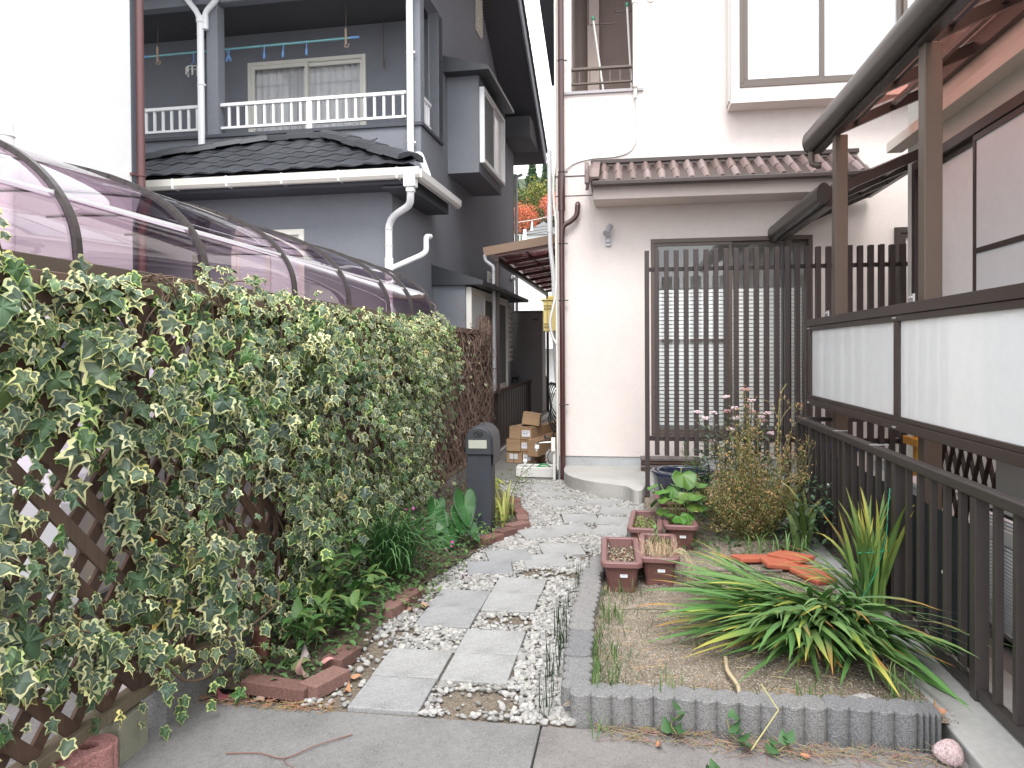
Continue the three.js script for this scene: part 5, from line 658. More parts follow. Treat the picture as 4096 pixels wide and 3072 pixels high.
{ // tall flowering perennial
  const o = thing('tall_flowers', 'tall grey green perennial with pale pink flower heads before the slatted screen', 'plant', [.85, .05, -6.05]); const st = [], lv = [], fl = [], q = new THREE.Quaternion(), sp = new THREE.IcosahedronGeometry(1, 1);
  const heads = [[.754, 1.06], [.89, 1.124], [.543, .936], [.612, .883], [.669, .931], [.76, .949], [.822, .973], [.907, .99], [.963, 1.026], [.963, .938], [.828, .897], [1.069, .933], [1.035, .898], [1.052, .87], [.788, .809], [.657, .701], [1.102, .771], [.72, .8], [.92, .85], [.86, .78], [1.0, .8]];
  heads.forEach(([x, y], i) => { const hx = x - .85, hy = y - .05, z = RR(-.12, .12), bx0 = hx * .35 + RR(-.05, .05), bz = RR(-.08, .08), pts = [[bx0, 0, bz], [bx0 + (hx - bx0) * .35, hy * .4, bz + z * .3], [bx0 + (hx - bx0) * .75, hy * .78, z * .8], [hx, hy, z]], c = new THREE.CatmullRomCurve3(pts.map(p => V(...p))); st.push(spl(pts, .0032, 12, 5));
    for (let k = 0; k < 9; k++) { const t = .34 + k * .068, p = c.getPoint(t), a = k * 1.6 + i; for (const s of [0, PI]) { q.setFromEuler(new THREE.Euler(-RR(1.0, 1.7), a + s, 0, 'YXZ')); const L = RR(.075, .12) * (1.25 - t * .6); const g = RR(.8, 1.2); lv.push([new THREE.Matrix4().compose(p, q, V(L, L, L)), t < .75 ? [.1 * g, .14 * g, .08 * g] : [.16 * g, .19 * g, .12 * g]]); } }
    if (i < 17) for (let k = 0; k < 34; k++) { const a = RR(0, 6.3), r = .03 * Math.sqrt(rnd()), s = RR(.0045, .0085); const pk = i % 4 === 1 || i === 7 || i === 13; fl.push([new THREE.Matrix4().compose(V(hx + Math.cos(a) * r, hy + RR(-.008, .012), z + Math.sin(a) * r), new THREE.Quaternion(), V(s, s * .8, s)), pk ? [RR(.4, .55), RR(.22, .3), RR(.2, .28)] : [RR(.6, .78), RR(.48, .56), RR(.5, .6)]]); } });
  for (let i = 0; i < 420; i++) { q.setFromEuler(new THREE.Euler(-RR(.9, 1.8), RR(0, 6.3), 0, 'YXZ')); const L = RR(.06, .11), g = RR(.7, 1.2); lv.push([new THREE.Matrix4().compose(V(RR(-.32, .28), RR(.05, .62), RR(-.15, .2)), q, V(L, L, L)), [.06 * g, .1 * g, .05 * g]]); }
  part(o, 'stem', st, mat(.09, .085, .05, .8)); scatter(o, 'leaves', lance[1], plainLeaf, lv); scatter(o, 'flower_heads', sp, plainMat(), fl);
  const s2 = thing('dry_stalk', 'tall thin yellowish seed stalk rising right of the pink flowers', 'plant', [1.12, .05, -5.95]); part(s2, 'stem', [spl([[0, 0, 0], [0, .5, 0], [.01, .8, 0], [.03, 1.05, 0], [.07, 1.12, 0]], .004, 24, 5), spl([[.0, .75, 0], [.06, .9, 0], [.11, .95, 0]], .0025, 8, 4), spl([[.01, .85, 0], [-.06, .98, 0], [-.12, 1.0, 0]], .002, 8, 4)], mat(.3, .26, .08, .8)); const pd = []; for (let i = 0; i < 16; i++) pd.push(new THREE.OctahedronGeometry(.012, 0).scale(.6, 1.5, .6).translate(.03 + RR(-.06, .07), .6 + i * .03, RR(-.03, .03))); part(s2, 'seed_pods', pd, mat(.4, .3, .16, .9)).userData.kind = 'stuff'; }
{ // feathery plant
  const o = thing('feathery_plant', 'slender feathery green plant standing in front of the dark pot', 'plant', [.47, .06, -6.12]); const st = [spl([[0, 0, 0], [-.01, .3, 0], [-.02, .63, 0]], .004, 14, 5)], lv = [], q = new THREE.Quaternion();
  for (const [x, h, z] of [[.05, .5, .02], [.11, .46, -.02], [.15, .4, .03], [.18, .3, 0]]) st.push(spl([[0, .05, 0], [x * .6, h * .5, z], [x, h, z]], .003, 10, 4));
  for (let i = 0; i < 620; i++) { const b = (rnd() * 5) | 0, t = Math.pow(rnd(), .7), [x, h] = [[-.02, .64], [.05, .5], [.11, .46], [.15, .4], [.18, .3]][b], r = .07 * (1 - t * .6); q.setFromEuler(new THREE.Euler(-RR(.3, 1.5), RR(0, 6.3), 0, 'YXZ')); const L = RR(.025, .055), g = RR(.7, 1.3); lv.push([new THREE.Matrix4().compose(V(x * t + RR(-r, r) * .6, h * t, RR(-r, r) * .6), q, V(L * .35, L, L)), [.07 * g, .14 * g, .04 * g]]); }
  part(o, 'stem', st, mat(.1, .1, .05, .8)); scatter(o, 'leaves', lance[0], plainLeaf, lv); }
{ // butterbur with round leaves
  const o = thing('butterbur', 'bright green butterbur with round leaves growing from the planter by the screen post', 'plant', [.35, .17, -5.6]);
  const rh = []; for (let i = 0; i <= 12; i++) { const a = -PI / 2 + .45 + i / 12 * (PI - .45); rh.push([Math.cos(a) * (.5 + .025 * Math.sin(i * 5)), .5 + Math.sin(a) * .5]); } rh[0] = [.0, .22]; rh[12] = [0, 1];
  const g = [0, 1].map(k => leafGeo(rh, { inner: .9, cin: [.085, .2, .03], cout: [.075, .17, .03], cmid: [.13, .26, .05], fold: k ? -.3 : .2, droop: .2, cy: .3, wave: 1.6 }));
  const L = [[.03, .26, .0, .3, .17], [-.07, .16, .06, -.9, .12], [.08, .13, .1, .9, .13], [-.02, .1, .12, .1, .12], [.1, .2, -.02, 1.6, .12], [-.1, .09, -.02, -1.8, .12], [.0, .15, -.08, 2.8, .13], [.05, .04, .15, .4, .1], [-.05, .03, .14, -.5, .09], [-.12, .2, .02, -1.2, .1], [.13, .06, .06, 1.3, .1], [.06, .0, .2, .3, .08], [-.03, .2, .05, -.2, .11], [.02, .09, .08, 2, .11], [-.09, .05, .1, -.4, .1], [.09, .09, .12, .6, .11], [.0, .02, .18, .1, .1], [-.06, .12, .12, -.7, .11], [.12, .14, .0, 1.2, .12], [.04, .16, .1, .3, .12]];
  const st = []; for (const [x, y, z, az, s] of L) { const m = leafAt(o, g[(rnd() * 2) | 0], leafMat(RR(.8, 1.15), RR(.85, 1.1), 1, .4, .25), x, y + s * .8, z, az, RR(1.7, 2.6), s * 1.05); st.push(spl([[x * .3, -.05, z * .3], [x * .7, (y + s * .8) * .7, z * .7], [x, y + s * .8, z]], .0035, 8, 5)); } st.push(spl([[-.02, .1, 0], [-.1, .14, 0], [-.16, .12, 0]], .004, 8, 5)); part(o, 'stalk', st, mat(.3, .36, .12, .6)); }
{ // small things in planters
  const q = new THREE.Quaternion(), lv = []; for (let i = 0; i < 240; i++) { q.setFromEuler(new THREE.Euler(-RR(.2, 1.5), RR(0, 6.3), 0, 'YXZ')); const L = RR(.012, .026), g = RR(.7, 1.2); lv.push([new THREE.Matrix4().compose(V(RR(-.085, .06), RR(.0, .03), RR(-.16, .2)), q, V(L, L, L)), [.2 * g, .28 * g, .05 * g]]); }
  const o = thing('seedlings', 'small yellow green seedlings crowding the left of the planter soil', 'seedlings', [.12, .185, -5.42]); scatter(o, 'leaves', lance[2], plainLeaf, lv);
  const s = thing('green_sprout', 'single green sprout standing in the straw filled planter', 'plant', [.16, .18, -4.85]); part(s, 'stem', spl([[0, 0, 0], [.01, .06, 0], [.0, .12, .0]], .002, 8, 4), mat(.12, .1, .05, .8)); for (let i = 0; i < 9; i++) leafAt(s, lance[i % 3], leafMat(.1, .26, .07, .5), 0, .03 + i * .011, 0, i * 2.2, RR(.7, 1.3), .05);
  const t = thing('green_tuft', 'small dark green tuft at the back of the straw planter', 'plant', [.2, .18, -4.86]); const tv = []; for (let i = 0; i < 130; i++) { q.setFromEuler(new THREE.Euler(RR(-.7, .7), RR(0, 6.3), RR(-.5, .5), 'YXZ')); tv.push([new THREE.Matrix4().compose(V(RR(-.07, .07), 0, RR(-.05, .05)), q, V(.02, RR(.03, .06), .02)), [.06, .13, .03]]); } scatter(t, 'leaves', lance[0], plainLeaf, tv); }
{ // right edge foliage along the railing
  const o = thing('broad_leaf_plant', 'crinum like plant with broad yellowing leaves beside the railing foot', 'plant', [1.16, .06, -5.35]); const b = [bladeGeo(.5, .075, { n: 8, droop: 1.1, lift: .5, fold: .3, c0: [.09, .15, .04], c1: [.42, .34, .12] }), bladeGeo(.45, .07, { n: 8, droop: .4, lift: .2, fold: .3, c0: [.07, .13, .04], c1: [.3, .3, .1] })];
  [[0, .1, 1, 0], [1.2, .5, 1, 0], [.9, .75, 1.05, 0], [-.6, .3, .9, 0], [.5, .2, .95, 1], [-1.0, .4, .8, 0], [2.0, .3, .8, 1], [.2, .35, .7, 0], [1.35, .7, .85, 0]].forEach(([az, el, s, k], i) => leafAt(o, b[k], plainLeaf, RR(-.03, .03), 0, RR(-.03, .03), az, el, s, RR(-.2, .2)));
  const sh = thing('leafy_shrub', 'low dark leafy shrub in the corner by the railing and screen', 'shrub', [1.22, .06, -5.75]); const q = new THREE.Quaternion(), lv = [], st = []; for (let i = 0; i < 12; i++) st.push(spl([[0, 0, 0], [RR(-.08, .12), .2, RR(-.3, .3)], [RR(-.12, .14), RR(.3, .5), RR(-.45, .45)]], .003, 10, 4)); for (let i = 0; i < 420; i++) { q.setFromEuler(new THREE.Euler(-RR(.6, 1.7), RR(0, 6.3), 0, 'YXZ')); const L = RR(.04, .085), g = RR(.6, 1.3); lv.push([new THREE.Matrix4().compose(V(RR(-.16, .15), RR(.02, .46), RR(-.55, .6)), q, V(L * 1.2, L, L)), [.045 * g, .085 * g, .035 * g]]); } for (let i = 0; i < 40; i++) { q.setFromEuler(new THREE.Euler(-RR(.8, 1.5), RR(0, 6.3), 0, 'YXZ')); const L = RR(.06, .09), g = RR(.9, 1.2); lv.push([new THREE.Matrix4().compose(V(.1 + RR(-.07, .05), RR(.22, .34), .42 + RR(-.07, .07)), q, V(L * 1.2, L, L)), [.08 * g, .15 * g, .09 * g]]); } part(sh, 'stem', st, K.vineDk); scatter(sh, 'leaves', lance[2], plainLeaf, lv);
  const lw = thing('bed_undergrowth', 'low green undergrowth beneath the golden bush and tall flowers', 'undergrowth', [.75, .05, -5.3]); const u = []; for (let i = 0; i < 1000; i++) { q.setFromEuler(new THREE.Euler(-RR(.5, 1.7), RR(0, 6.3), 0, 'YXZ')); const L = RR(.025, .06), g = RR(.6, 1.3), z = RR(-1.1, .22); if (z > .0 && rnd() < .5) continue; u.push([new THREE.Matrix4().compose(V(RR(-.4, .5), RR(.0, .16) * (z < -.2 ? 1.3 : .5), z), q, V(L * 1.3, L, L)), [.055 * g, .105 * g, .035 * g]]); } scatter(lw, 'leaves', lance[1], plainLeaf, u); lw.userData.kind = 'stuff';
  const gr = thing('grass_tuft', 'tuft of curved light green grass blades before the golden bush', 'grass', [.98, .055, -5.16]); const gb = bladeGeo(.2, .009, { n: 6, droop: 1.6, lift: .2, c0: [.12, .24, .06], c1: [.2, .3, .08] }); for (let i = 0; i < 18; i++) leafAt(gr, gb, plainLeaf, RR(-.22, .18), 0, RR(-.06, .06), RR(-1.6, 1.6), RR(0, .4), RR(.7, 1.2));
  const tw = thing('wood_stick', 'weathered grey stick lying across the bed between planters and leaves', 'stick', [.62, .075, -4.72]); part(tw, 'stick', spl([[-.3, 0, .08], [-.1, .01, .03], [.12, .005, 0], [.3, .01, -.02]], .008, 20, 6), K.woodGrey);
  const s2 = thing('wood_stick', 'pale rough stick standing up to the front border in the bed', 'stick', [.42, .07, -3.15]); part(s2, 'stick', spl([[0, 0, .18], [.01, .01, .06], [-.01, .005, -.1], [.0, .0, -.25]], .009, 20, 6), K.dry); }
// ------------------------------------------------------------ plants of the left strip
{ const o = thing('mondo_grass', 'dark green mondo grass clump arching over the left path edge', 'grass clump', [-1.44, .03, -4.5]); const bs = [bladeGeo(.44, .012, { n: 7, droop: 1.25, lift: .35, c0: [.06, .155, .045], c1: [.12, .24, .08] }), bladeGeo(.4, .011, { n: 7, droop: 1.05, lift: .25, c0: [.07, .18, .055], c1: [.13, .26, .09] }), bladeGeo(.34, .011, { n: 7, droop: .5, lift: .1, c0: [.055, .14, .04], c1: [.11, .21, .07] })];
  for (let i = 0; i < 290; i++) { const az = rnd() < .75 ? PI + RR(-.8, 2.2) : RR(0, 6.3); leafAt(o, bs[(rnd() * 3) | 0], plainLeaf, RR(-.12, .08), RR(0, .1), RR(-.16, .14), az, RR(-.45, .1), RR(.85, 1.4), RR(-.2, .2)); } }
{ const o = thing('calla_plant', 'large glossy arrow shaped green leaves beside the mailbox post', 'plant', [-1.3, .02, -5.42]); const h = [[0, .1], [.09, -.08], [.2, -.14], [.3, -.02], [.33, .15], [.3, .38], [.2, .68], [.09, .9], [0, 1.02]], gl = [.018, .075, .018], g = [leafGeo(h, { inner: .92, cin: gl, cout: [.02, .09, .018], cmid: [.04, .12, .03], fold: .5, droop: .25, cy: .35, wave: 1.5 }), leafGeo(h, { inner: .92, cin: [.02, .08, .018], cout: [.018, .065, .016], cmid: [.045, .13, .035], fold: .3, droop: .7, cy: .35 })];
  const m = leafMat(1, 1, 1, .42, .12), st = []; [[-.13, .3, -.05, PI, -2.5, .24], [.1, .37, .03, .5, 2.9, .3], [.08, .25, .05, .4, 2.4, .26], [.02, .2, .08, -.2, 2.75, .34], [.13, .16, .1, .9, 2.4, .22], [-.02, .14, .1, -.8, 2.2, .2], [.04, .1, .16, .2, 2.1, .2], [-.12, .12, .05, -1.3, 2.2, .2]].forEach(([x, y, z, az, el, s], i) => { leafAt(o, g[i % 2], m, x, y, z, az, el, s * .9, RR(-.15, .15)); st.push(spl([[RR(-.04, .04), 0, 0], [x * .5, y * .6, z * .5], [x, y, z]], .0055, 10, 6)); }); part(o, 'stalk', st, mat(.1, .2, .05, .5)); }
{ const o = thing('broad_leaf_weed', 'bright green plant with oval leaves below the ivy near the brick edging', 'plant', [-1.55, .03, -3.82]); const ov = [bladeGeo(.14, .05, { n: 5, droop: .7, fold: .3, c0: [.06, .125, .035], c1: [.09, .15, .045] }), bladeGeo(.13, .05, { n: 5, droop: 1.1, fold: .2, c0: [.085, .155, .04], c1: [.25, .24, .06] }), bladeGeo(.14, .06, { n: 5, droop: .9, fold: .3, c0: [.05, .13, .03], c1: [.06, .15, .03] })], st = [];
  for (let s = 0; s < 24; s++) { const a = RR(0, 6.3), r = RR(.02, .2), low = s > 12, h = low ? RR(.06, .2) : RR(.14, .36), bx0 = low ? RR(-.08, .18) : RR(-.1, .1), bz = low ? RR(.1, .62) : RR(-.22, .25), e = [bx0 + Math.cos(a) * r * .8 + .05, h, bz + Math.sin(a) * r]; st.push(spl([[bx0, 0, bz], [bx0 + (e[0] - bx0) * .4, h * .6, bz + (e[2] - bz) * .4], e], .003, 10, 5)); for (let k = 0; k < 8; k++) { const t = .35 + k * .09; leafAt(o, ov[(rnd() * 3) | 0], plainLeaf, bx0 + (e[0] - bx0) * t, h * Math.min(1, t * 1.15), bz + (e[2] - bz) * t, k * 2.5 + s, -RR(.6, 1.35), RR(.6, 1.1)); } } part(o, 'stem', st, mat(.14, .2, .06, .7)); }
{ // oxalis-like cover with pink flowers
  const q = new THREE.Quaternion(), u = []; const put = (n, x0, x1, z0, z1, h, c) => { for (let i = 0; i < n; i++) { q.setFromEuler(new THREE.Euler(-RR(.7, 1.7), RR(0, 6.3), 0, 'YXZ')); const L = RR(.022, .055), g = RR(.6, 1.3), z = RR(z0, z1); u.push([new THREE.Matrix4().compose(V(RR(x0, x1), RR(.02, h), z), q, V(L * 1.6, L, L)), c.map(v => v * g)]); } };
  put(600, -1.7, -1.1, -5.7, -4.5, .17, [.05, .12, .03]); put(620, -1.72, -1.24, -4.5, -3.2, .12, [.06, .14, .035]); put(260, -1.25, -.95, -6.6, -5.2, .14, [.1, .17, .04]); put(420, -1.7, -1.0, -8.0, -6.2, .2, [.1, .15, .05]); put(260, -1.4, -1.08, -5.3, -3.9, .06, [.1, .16, .05]); put(110, -1.7, -1.3, -3.2, -2.95, .07, [.08, .15, .05]);
  const o = scatter(null, 'ground_cover', lance[2], plainLeaf, u, 'mixed low green ground cover along the foot of the ivy fence', 'ground cover');
  [[-1.518, .333], [-1.479, .342], [-1.484, .202], [-1.409, .202], [-1.232, .06], [-1.192, .045], [-1.195, .09], [-1.203, .12]].forEach(([x, y], i) => { const f = thing('pink_flower', ['upper left magenta flower above the mondo grass', 'small magenta bud right of the topmost flower', 'magenta flower above the middle of the mondo grass', 'drooping magenta bell right of the mondo grass top', 'lowest magenta flower in front of the calla leaf', 'right magenta bud in front of the large calla leaf', 'middle magenta bud beside the large calla leaf tip', 'uppermost magenta bud of the four by the calla leaf'][i], 'flower', [x, y, -5.0], i, 'magenta flowers beside the calla leaves'); part(f, 'petal', [0, 1, 2, 3, 4].map(k => place(bladeGeo(.022, .014, { n: 3, droop: .3, lift: .35 + .3 * (i % 2), c0: [.62, .08, .42], c1: [.75, .15, .55] }), V(0, 0, 0), dirQ(k * 1.256, 0), 1)), plainLeaf); part(f, 'stem', spl([[0, 0, 0], [-.01, -.06, -.02], [-.03, -y + .03, -.04]], .0014, 8, 4), mat(.12, .18, .06, .7)); f.rotation.x = .9; f.rotation.order = 'YXZ'; });
  const tl = thing('toad_lily', 'pale lilac spotted toad lily flowers at the left of the mondo grass', 'flowers', [-1.6, .16, -4.4]); for (let i = 0; i < 5; i++) { const p = [RR(-.05, .08), RR(-.06, .1), RR(-.05, .08)]; part(tl, 'flower', [0, 1, 2, 3, 4, 5].map(k => place(bladeGeo(.03, .008, { n: 3, droop: .5, lift: .6, c0: [.55, .42, .55], c1: [.62, .55, .62] }), V(...p), dirQ(k * 1.05, 0), 1)), plainLeaf); } part(tl, 'stem', spl([[-.1, -.12, 0], [0, .0, .02], [.07, .08, 0]], .002, 8, 4), K.vine);
  const yf = thing('yellow_leaf_spray', 'spray of yellow green lily leaves behind the mailbox post', 'plant', [-1.02, .03, -6.1]); const yb = bladeGeo(.3, .024, { n: 7, droop: 1.0, lift: .25, c0: [.28, .3, .07], c1: [.36, .34, .1] }); for (let i = 0; i < 16; i++) leafAt(yf, yb, plainLeaf, RR(-.08, .04), 0, RR(-.3, .3), RR(-.3, 2.6), RR(.0, .35), RR(.7, 1.25)); for (let i = 0; i < 14; i++) leafAt(yf, lance[i % 3], leafMat(.3, .33, .05, .5), RR(-.1, -.02), RR(.1, .38), RR(-.15, .25), RR(0, 6.3), RR(1.2, 2.2), RR(.08, .12));
  const ws = thing('wispy_stem', 'thin bending weed stem with tiny seed leaves right of the mailbox', 'plant', [-1.0, .03, -6.05]); part(ws, 'stem', [spl([[0, 0, 0], [.05, .22, 0], [.13, .38, 0], [.26, .5, 0]], .003, 20, 5), spl([[.06, .24, 0], [.14, .3, 0], [.24, .34, .02]], .0015, 8, 4), spl([[.12, .37, 0], [.16, .46, 0], [.2, .5, 0]], .0015, 8, 4)], mat(.14, .12, .07, .8)); for (let i = 0; i < 22; i++) leafAt(ws, lance[i % 3], leafMat(.2, .24, .1, .6), .06 + i * .0085 + RR(-.02, .02), .24 + i * .0115 + RR(-.03, .03), RR(-.04, .04), RR(0, 6.3), RR(.8, 1.8), RR(.02, .032)); }
// ------------------------------------------------------------ weeds round the border
{ rnd = rng(9); const rush = bladeGeo(.16, .005, { n: 4, droop: .3, fold: .5, taper: t => 1 - .5 * t, c0: [.012, .032, .01], c1: [.025, .055, .018] });
  const spots = [[-.33, -2.98, 9, 'nearest the pavement corner'], [-.33, -3.3, 13, 'second from the pavement along the border'], [-.335, -3.62, 15, 'at the middle of the border'], [-.335, -3.95, 12, 'just before the nearest planter'], [-.28, -4.45, 13, 'beside the nearest planter rim'], [-.17, -4.82, 9, 'behind the nearest planter']];
  for (const [x, z, n, w] of spots) { const o = thing('rush_tuft', 'thin dark horsetail stems on the pebbles ' + w, 'weed', [x, .0, z], 0, 'thin dark weed tufts along the block border'); for (let i = 0; i < n * 2; i++) leafAt(o, rush, plainLeaf, RR(-.04, .04), 0, RR(-.13, .13), RR(0, 6.3), RR(0, .4), RR(.45, 1.05)); }
  const gb = [bladeGeo(.16, .007, { n: 6, droop: 1.3, lift: .2, c0: [.08, .17, .04], c1: [.13, .2, .06] }), bladeGeo(.13, .006, { n: 5, droop: .8, lift: .3, c0: [.1, .2, .05], c1: [.3, .27, .12] })];
  for (const [x, y, z, n, w, s] of [[-.1, .11, -2.98, 26, 'grassy weed spilling over the left corner of the block border', 1.15], [-.1, .08, -3.3, 20, 'grass tuft inside the left border row near the corner', .9], [-.08, .08, -3.75, 20, 'grass tuft inside the left border row before the planters', .9], [.16, .1, -2.97, 10, 'small grass tuft at the first joint of the front border', .8], [.7, .075, -3.05, 20, 'low green weeds under the strap leaves at the front border', .7], [1.06, .07, -3.12, 26, 'dark grass tuft at the right front corner of the bed', 1.0], [-.09, .0, -2.8, 9, 'grass growing from the foot of the border corner', .8], [.0, .08, -4.15, 12, 'grass blades at the foot of the nearest planter', .8]]) { const o = thing('grass_tuft', w, 'grass', [x, y, z]); for (let i = 0; i < n; i++) leafAt(o, gb[i % 2], plainLeaf, RR(-.06, .06), 0, RR(-.06, .06), RR(0, 6.3), RR(0, .5), RR(.5, 1.1) * s); }
  { const w = [], qq = new THREE.Quaternion(); for (let i = 0; i < 900; i++) { const band = rnd(); const x = band < .6 ? -.15 + Math.abs(RR(-.3, .3)) * rnd() : RR(-.1, 1.1), z = band < .6 ? RR(-4.3, -2.98) : -2.97 - .12 * rnd(); qq.setFromEuler(new THREE.Euler(RR(-.9, .9), RR(0, 6.3), RR(-.5, .5), 'YXZ')); const L = RR(.02, .075), g = RR(.6, 1.3); w.push([new THREE.Matrix4().compose(V(x, .05, z), qq, V(L * .22, L, L * .3)), rnd() < .75 ? [.07 * g, .13 * g, .045 * g] : [.3 * g, .25 * g, .14 * g]]); } scatter(null, 'bed_weeds', lance[0], plainLeaf, w, 'short sparse weeds and dry blades along the left and front of the sandy bed', 'weeds');
    const ms = []; for (let i = 0; i < 700; i++) { const x = RR(-.1, .75), z = RR(-4.4, -3.0); if (nA((x * .7 + 5) % 1, (-z * .5) % 1) < .5) continue; qq.setFromEuler(new THREE.Euler(-RR(1.2, 1.8), RR(0, 6.3), 0, 'YXZ')); const L = RR(.006, .016); ms.push([new THREE.Matrix4().compose(V(x, .055, z), qq, V(L, L, L)), [.09, .12, .05]]); } scatter(null, 'moss', lance[2], plainLeaf, ms, 'tiny green sprouts dotting the sandy bed', 'moss'); }
  const sv = bladeGeo(.045, .04, { n: 4, droop: .6, fold: .25, c0: [.05, .12, .04], c1: [.06, .14, .05] });
  const sprout = (label, P) => { const o = thing('vine_sprout', label, 'vine', P[0]); const b = P[0]; part(o, 'stem', spl(P.map(p => p.map((v, i) => v - b[i])), .0022, 16, 4), mat(.2, .17, .07, .8)); P.forEach((p, i) => { for (let k = 0; k < 2; k++) leafAt(o, sv, plainLeaf, p[0] - b[0] + RR(-.02, .02), p[1] - b[1] + .012, p[2] - b[2] + RR(-.02, .02), RR(0, 6.3), RR(.9, 1.5), RR(.8, 1.4)); }); };
  sprout('leafy vine sprout climbing the front border left of centre', [[.16, .01, -2.8], [.17, .03, -2.77], [.15, .06, -2.79], [.2, .1, -2.8]]);
  sprout('leafy vine sprout at the middle of the front border', [[.42, .01, -2.76], [.4, .03, -2.74], [.36, .05, -2.76], [.35, .09, -2.79]]);
  sprout('small vine seedling in the pavement crack near the bottom edge', [[.265, .0, -2.56], [.28, .02, -2.55], [.25, .02, -2.57]]);
  sprout('young vine leaves in front of the front border right of the tall straw', [[.5, .01, -2.72], [.53, .03, -2.73], [.56, .04, -2.75]]);
  const st = thing('broken_straw', 'long pale bent straw leaning over the front border', 'straw', [.42, .0, -2.7]); part(st, 'stem', [bar([0, .03, 0], [.11, .13, -.1], .0045, .0025), bar([.11, .13, -.1], [.07, .17, -.22], .0045, .0025)], mat(.36, .34, .15, .8));
  // litter in front of the border: dry straw and needles
  const q = new THREE.Quaternion(), L = []; const s = new THREE.CylinderGeometry(1, 1, 1, 4); for (let i = 0; i < 520; i++) { const x = RR(-.12, 1.1), z = -2.84 + .1 * Math.pow(rnd(), 1.5) + (x > .3 ? RR(0, .06) : 0); q.setFromEuler(new THREE.Euler(PI / 2 + RR(-.2, .2), 0, RR(0, 6.3))); L.push([new THREE.Matrix4().compose(V(x, RR(.002, .018), z), q, V(.0012, RR(.02, .08), .0012)), [RR(.2, .36), RR(.15, .26), RR(.1, .16)]]); } for (let i = 0; i < 240; i++) { const x = RR(-1.8, -1.18), z = RR(-2.87, -2.8); q.setFromEuler(new THREE.Euler(PI / 2 + RR(-.2, .2), 0, RR(0, 6.3))); L.push([new THREE.Matrix4().compose(V(x, RR(.0, .015), z), q, V(.0013, RR(.02, .06), .0013)), [RR(.2, .42), RR(.14, .26), RR(.08, .15)]]); } for (let i = 0; i < 160; i++) { q.setFromEuler(new THREE.Euler(PI / 2 + RR(-.15, .15), 0, RR(0, 6.3))); L.push([new THREE.Matrix4().compose(V(RR(-.1, .9), .075, RR(-4.2, -2.98)), q, V(.0013, RR(.02, .09), .0013)), [RR(.35, .5), RR(.26, .34), RR(.14, .2)]]); }
  const o = scatter(null, 'straw_litter', s, plainMat(), L, 'brown straw litter along the front border and bricks', 'straw litter');
  const tw = solo('fallen_twig', [spl([[-1.42, .006, -2.46], [-1.3, .008, -2.475], [-1.2, .006, -2.46], [-1.12, .01, -2.55], [-1.02, .006, -2.65]], .0022, 30, 5), spl([[-1.2, .006, -2.46], [-1.17, .01, -2.42], [-1.14, .006, -2.41]], .0016, 8, 4)], mat(.2, .1, .075, .9), 'reddish bare twig lying on the left pavement slab', 'twig');
  // fallen leaves
  const dl = [bladeGeo(.09, .05, { n: 5, droop: 1.2, lift: -.3, fold: .9, c0: [1, 1, 1], c1: [.85, .8, .75] }), bladeGeo(.07, .05, { n: 5, droop: -1.3, lift: .2, fold: .6, c0: [1, 1, 1], c1: [.8, .75, .7] })];
  [[-1.36, .05, -3.02, .45, .28, .24, 'pale brown curled leaf standing between the two front bricks', 1.1, .4], [-1.34, .07, -3.12, .55, .27, .25, 'pink withered leaf behind the corner brick', .9, 1.1], [-1.43, .07, -3.15, .36, .3, .3, 'greyish dry leaf left of the pink withered leaf', .9, 1.2], [-1.14, .03, -4.05, .42, .25, .17, 'large brown leaf on the pebbles beside the third slab pair', 1.3, 1.4], [-1.2, .03, -3.98, .3, .17, .12, 'darker brown leaf under the large brown leaf', 1.1, 1.5], [-1.2, .02, -3.1, .42, .22, .12, 'orange brown leaf between corner brick and first slab', .8, 1.4], [-1.17, .02, -2.97, .4, .2, .1, 'small orange leaf by the corner of the first slab', .7, 1.5], [-1.56, .03, -2.86, .26, .06, .07, 'dark red leaf at the foot of the ivy by the pavement', .9, 1.3], [-1.62, .025, -2.85, .25, .07, .08, 'crimson leaf beside the low wall at the pavement edge', .9, 1.4], [-1.5, .03, -2.84, .3, .2, .15, 'brown crumpled leaf in front of the long brick', .9, 1.3], [-1.0, .02, -4.62, .42, .3, .38, 'pinkish dry leaf on the pebbles below the bent path slabs', .9, 1.4], [1.14, .1, -2.97, .42, .2, .12, 'tan dry leaf at the right end of the front border', .8, 1.3], [1.17, .07, -3.0, .34, .2, .11, 'curled withered leaf on the right kerb corner', .7, .9], [-1.45, .07, -3.05, .14, .17, .07, 'mottled green fallen leaf behind the long brick', 1.5, 1.0], [.1, .02, -2.74, .35, .17, .09, 'tiny orange leaf in front of the front border', .5, 1.4], [.62, .015, -2.72, .42, .2, .1, 'small amber leaf on the pavement before the right border', .6, 1.5]].forEach(([x, y, z, r, g, b, l, sc, el], i) => { const o = solo('fallen_leaf', dl[i % 2].clone(), leafMat(r, g, b, .8, .1), l, 'fallen leaf', 'fallen dry leaves'); o.position.set(x, y, z); o.quaternion.setFromEuler(new THREE.Euler(el, RR(0, 6.3), 0, 'YXZ')); o.scale.setScalar(sc); });
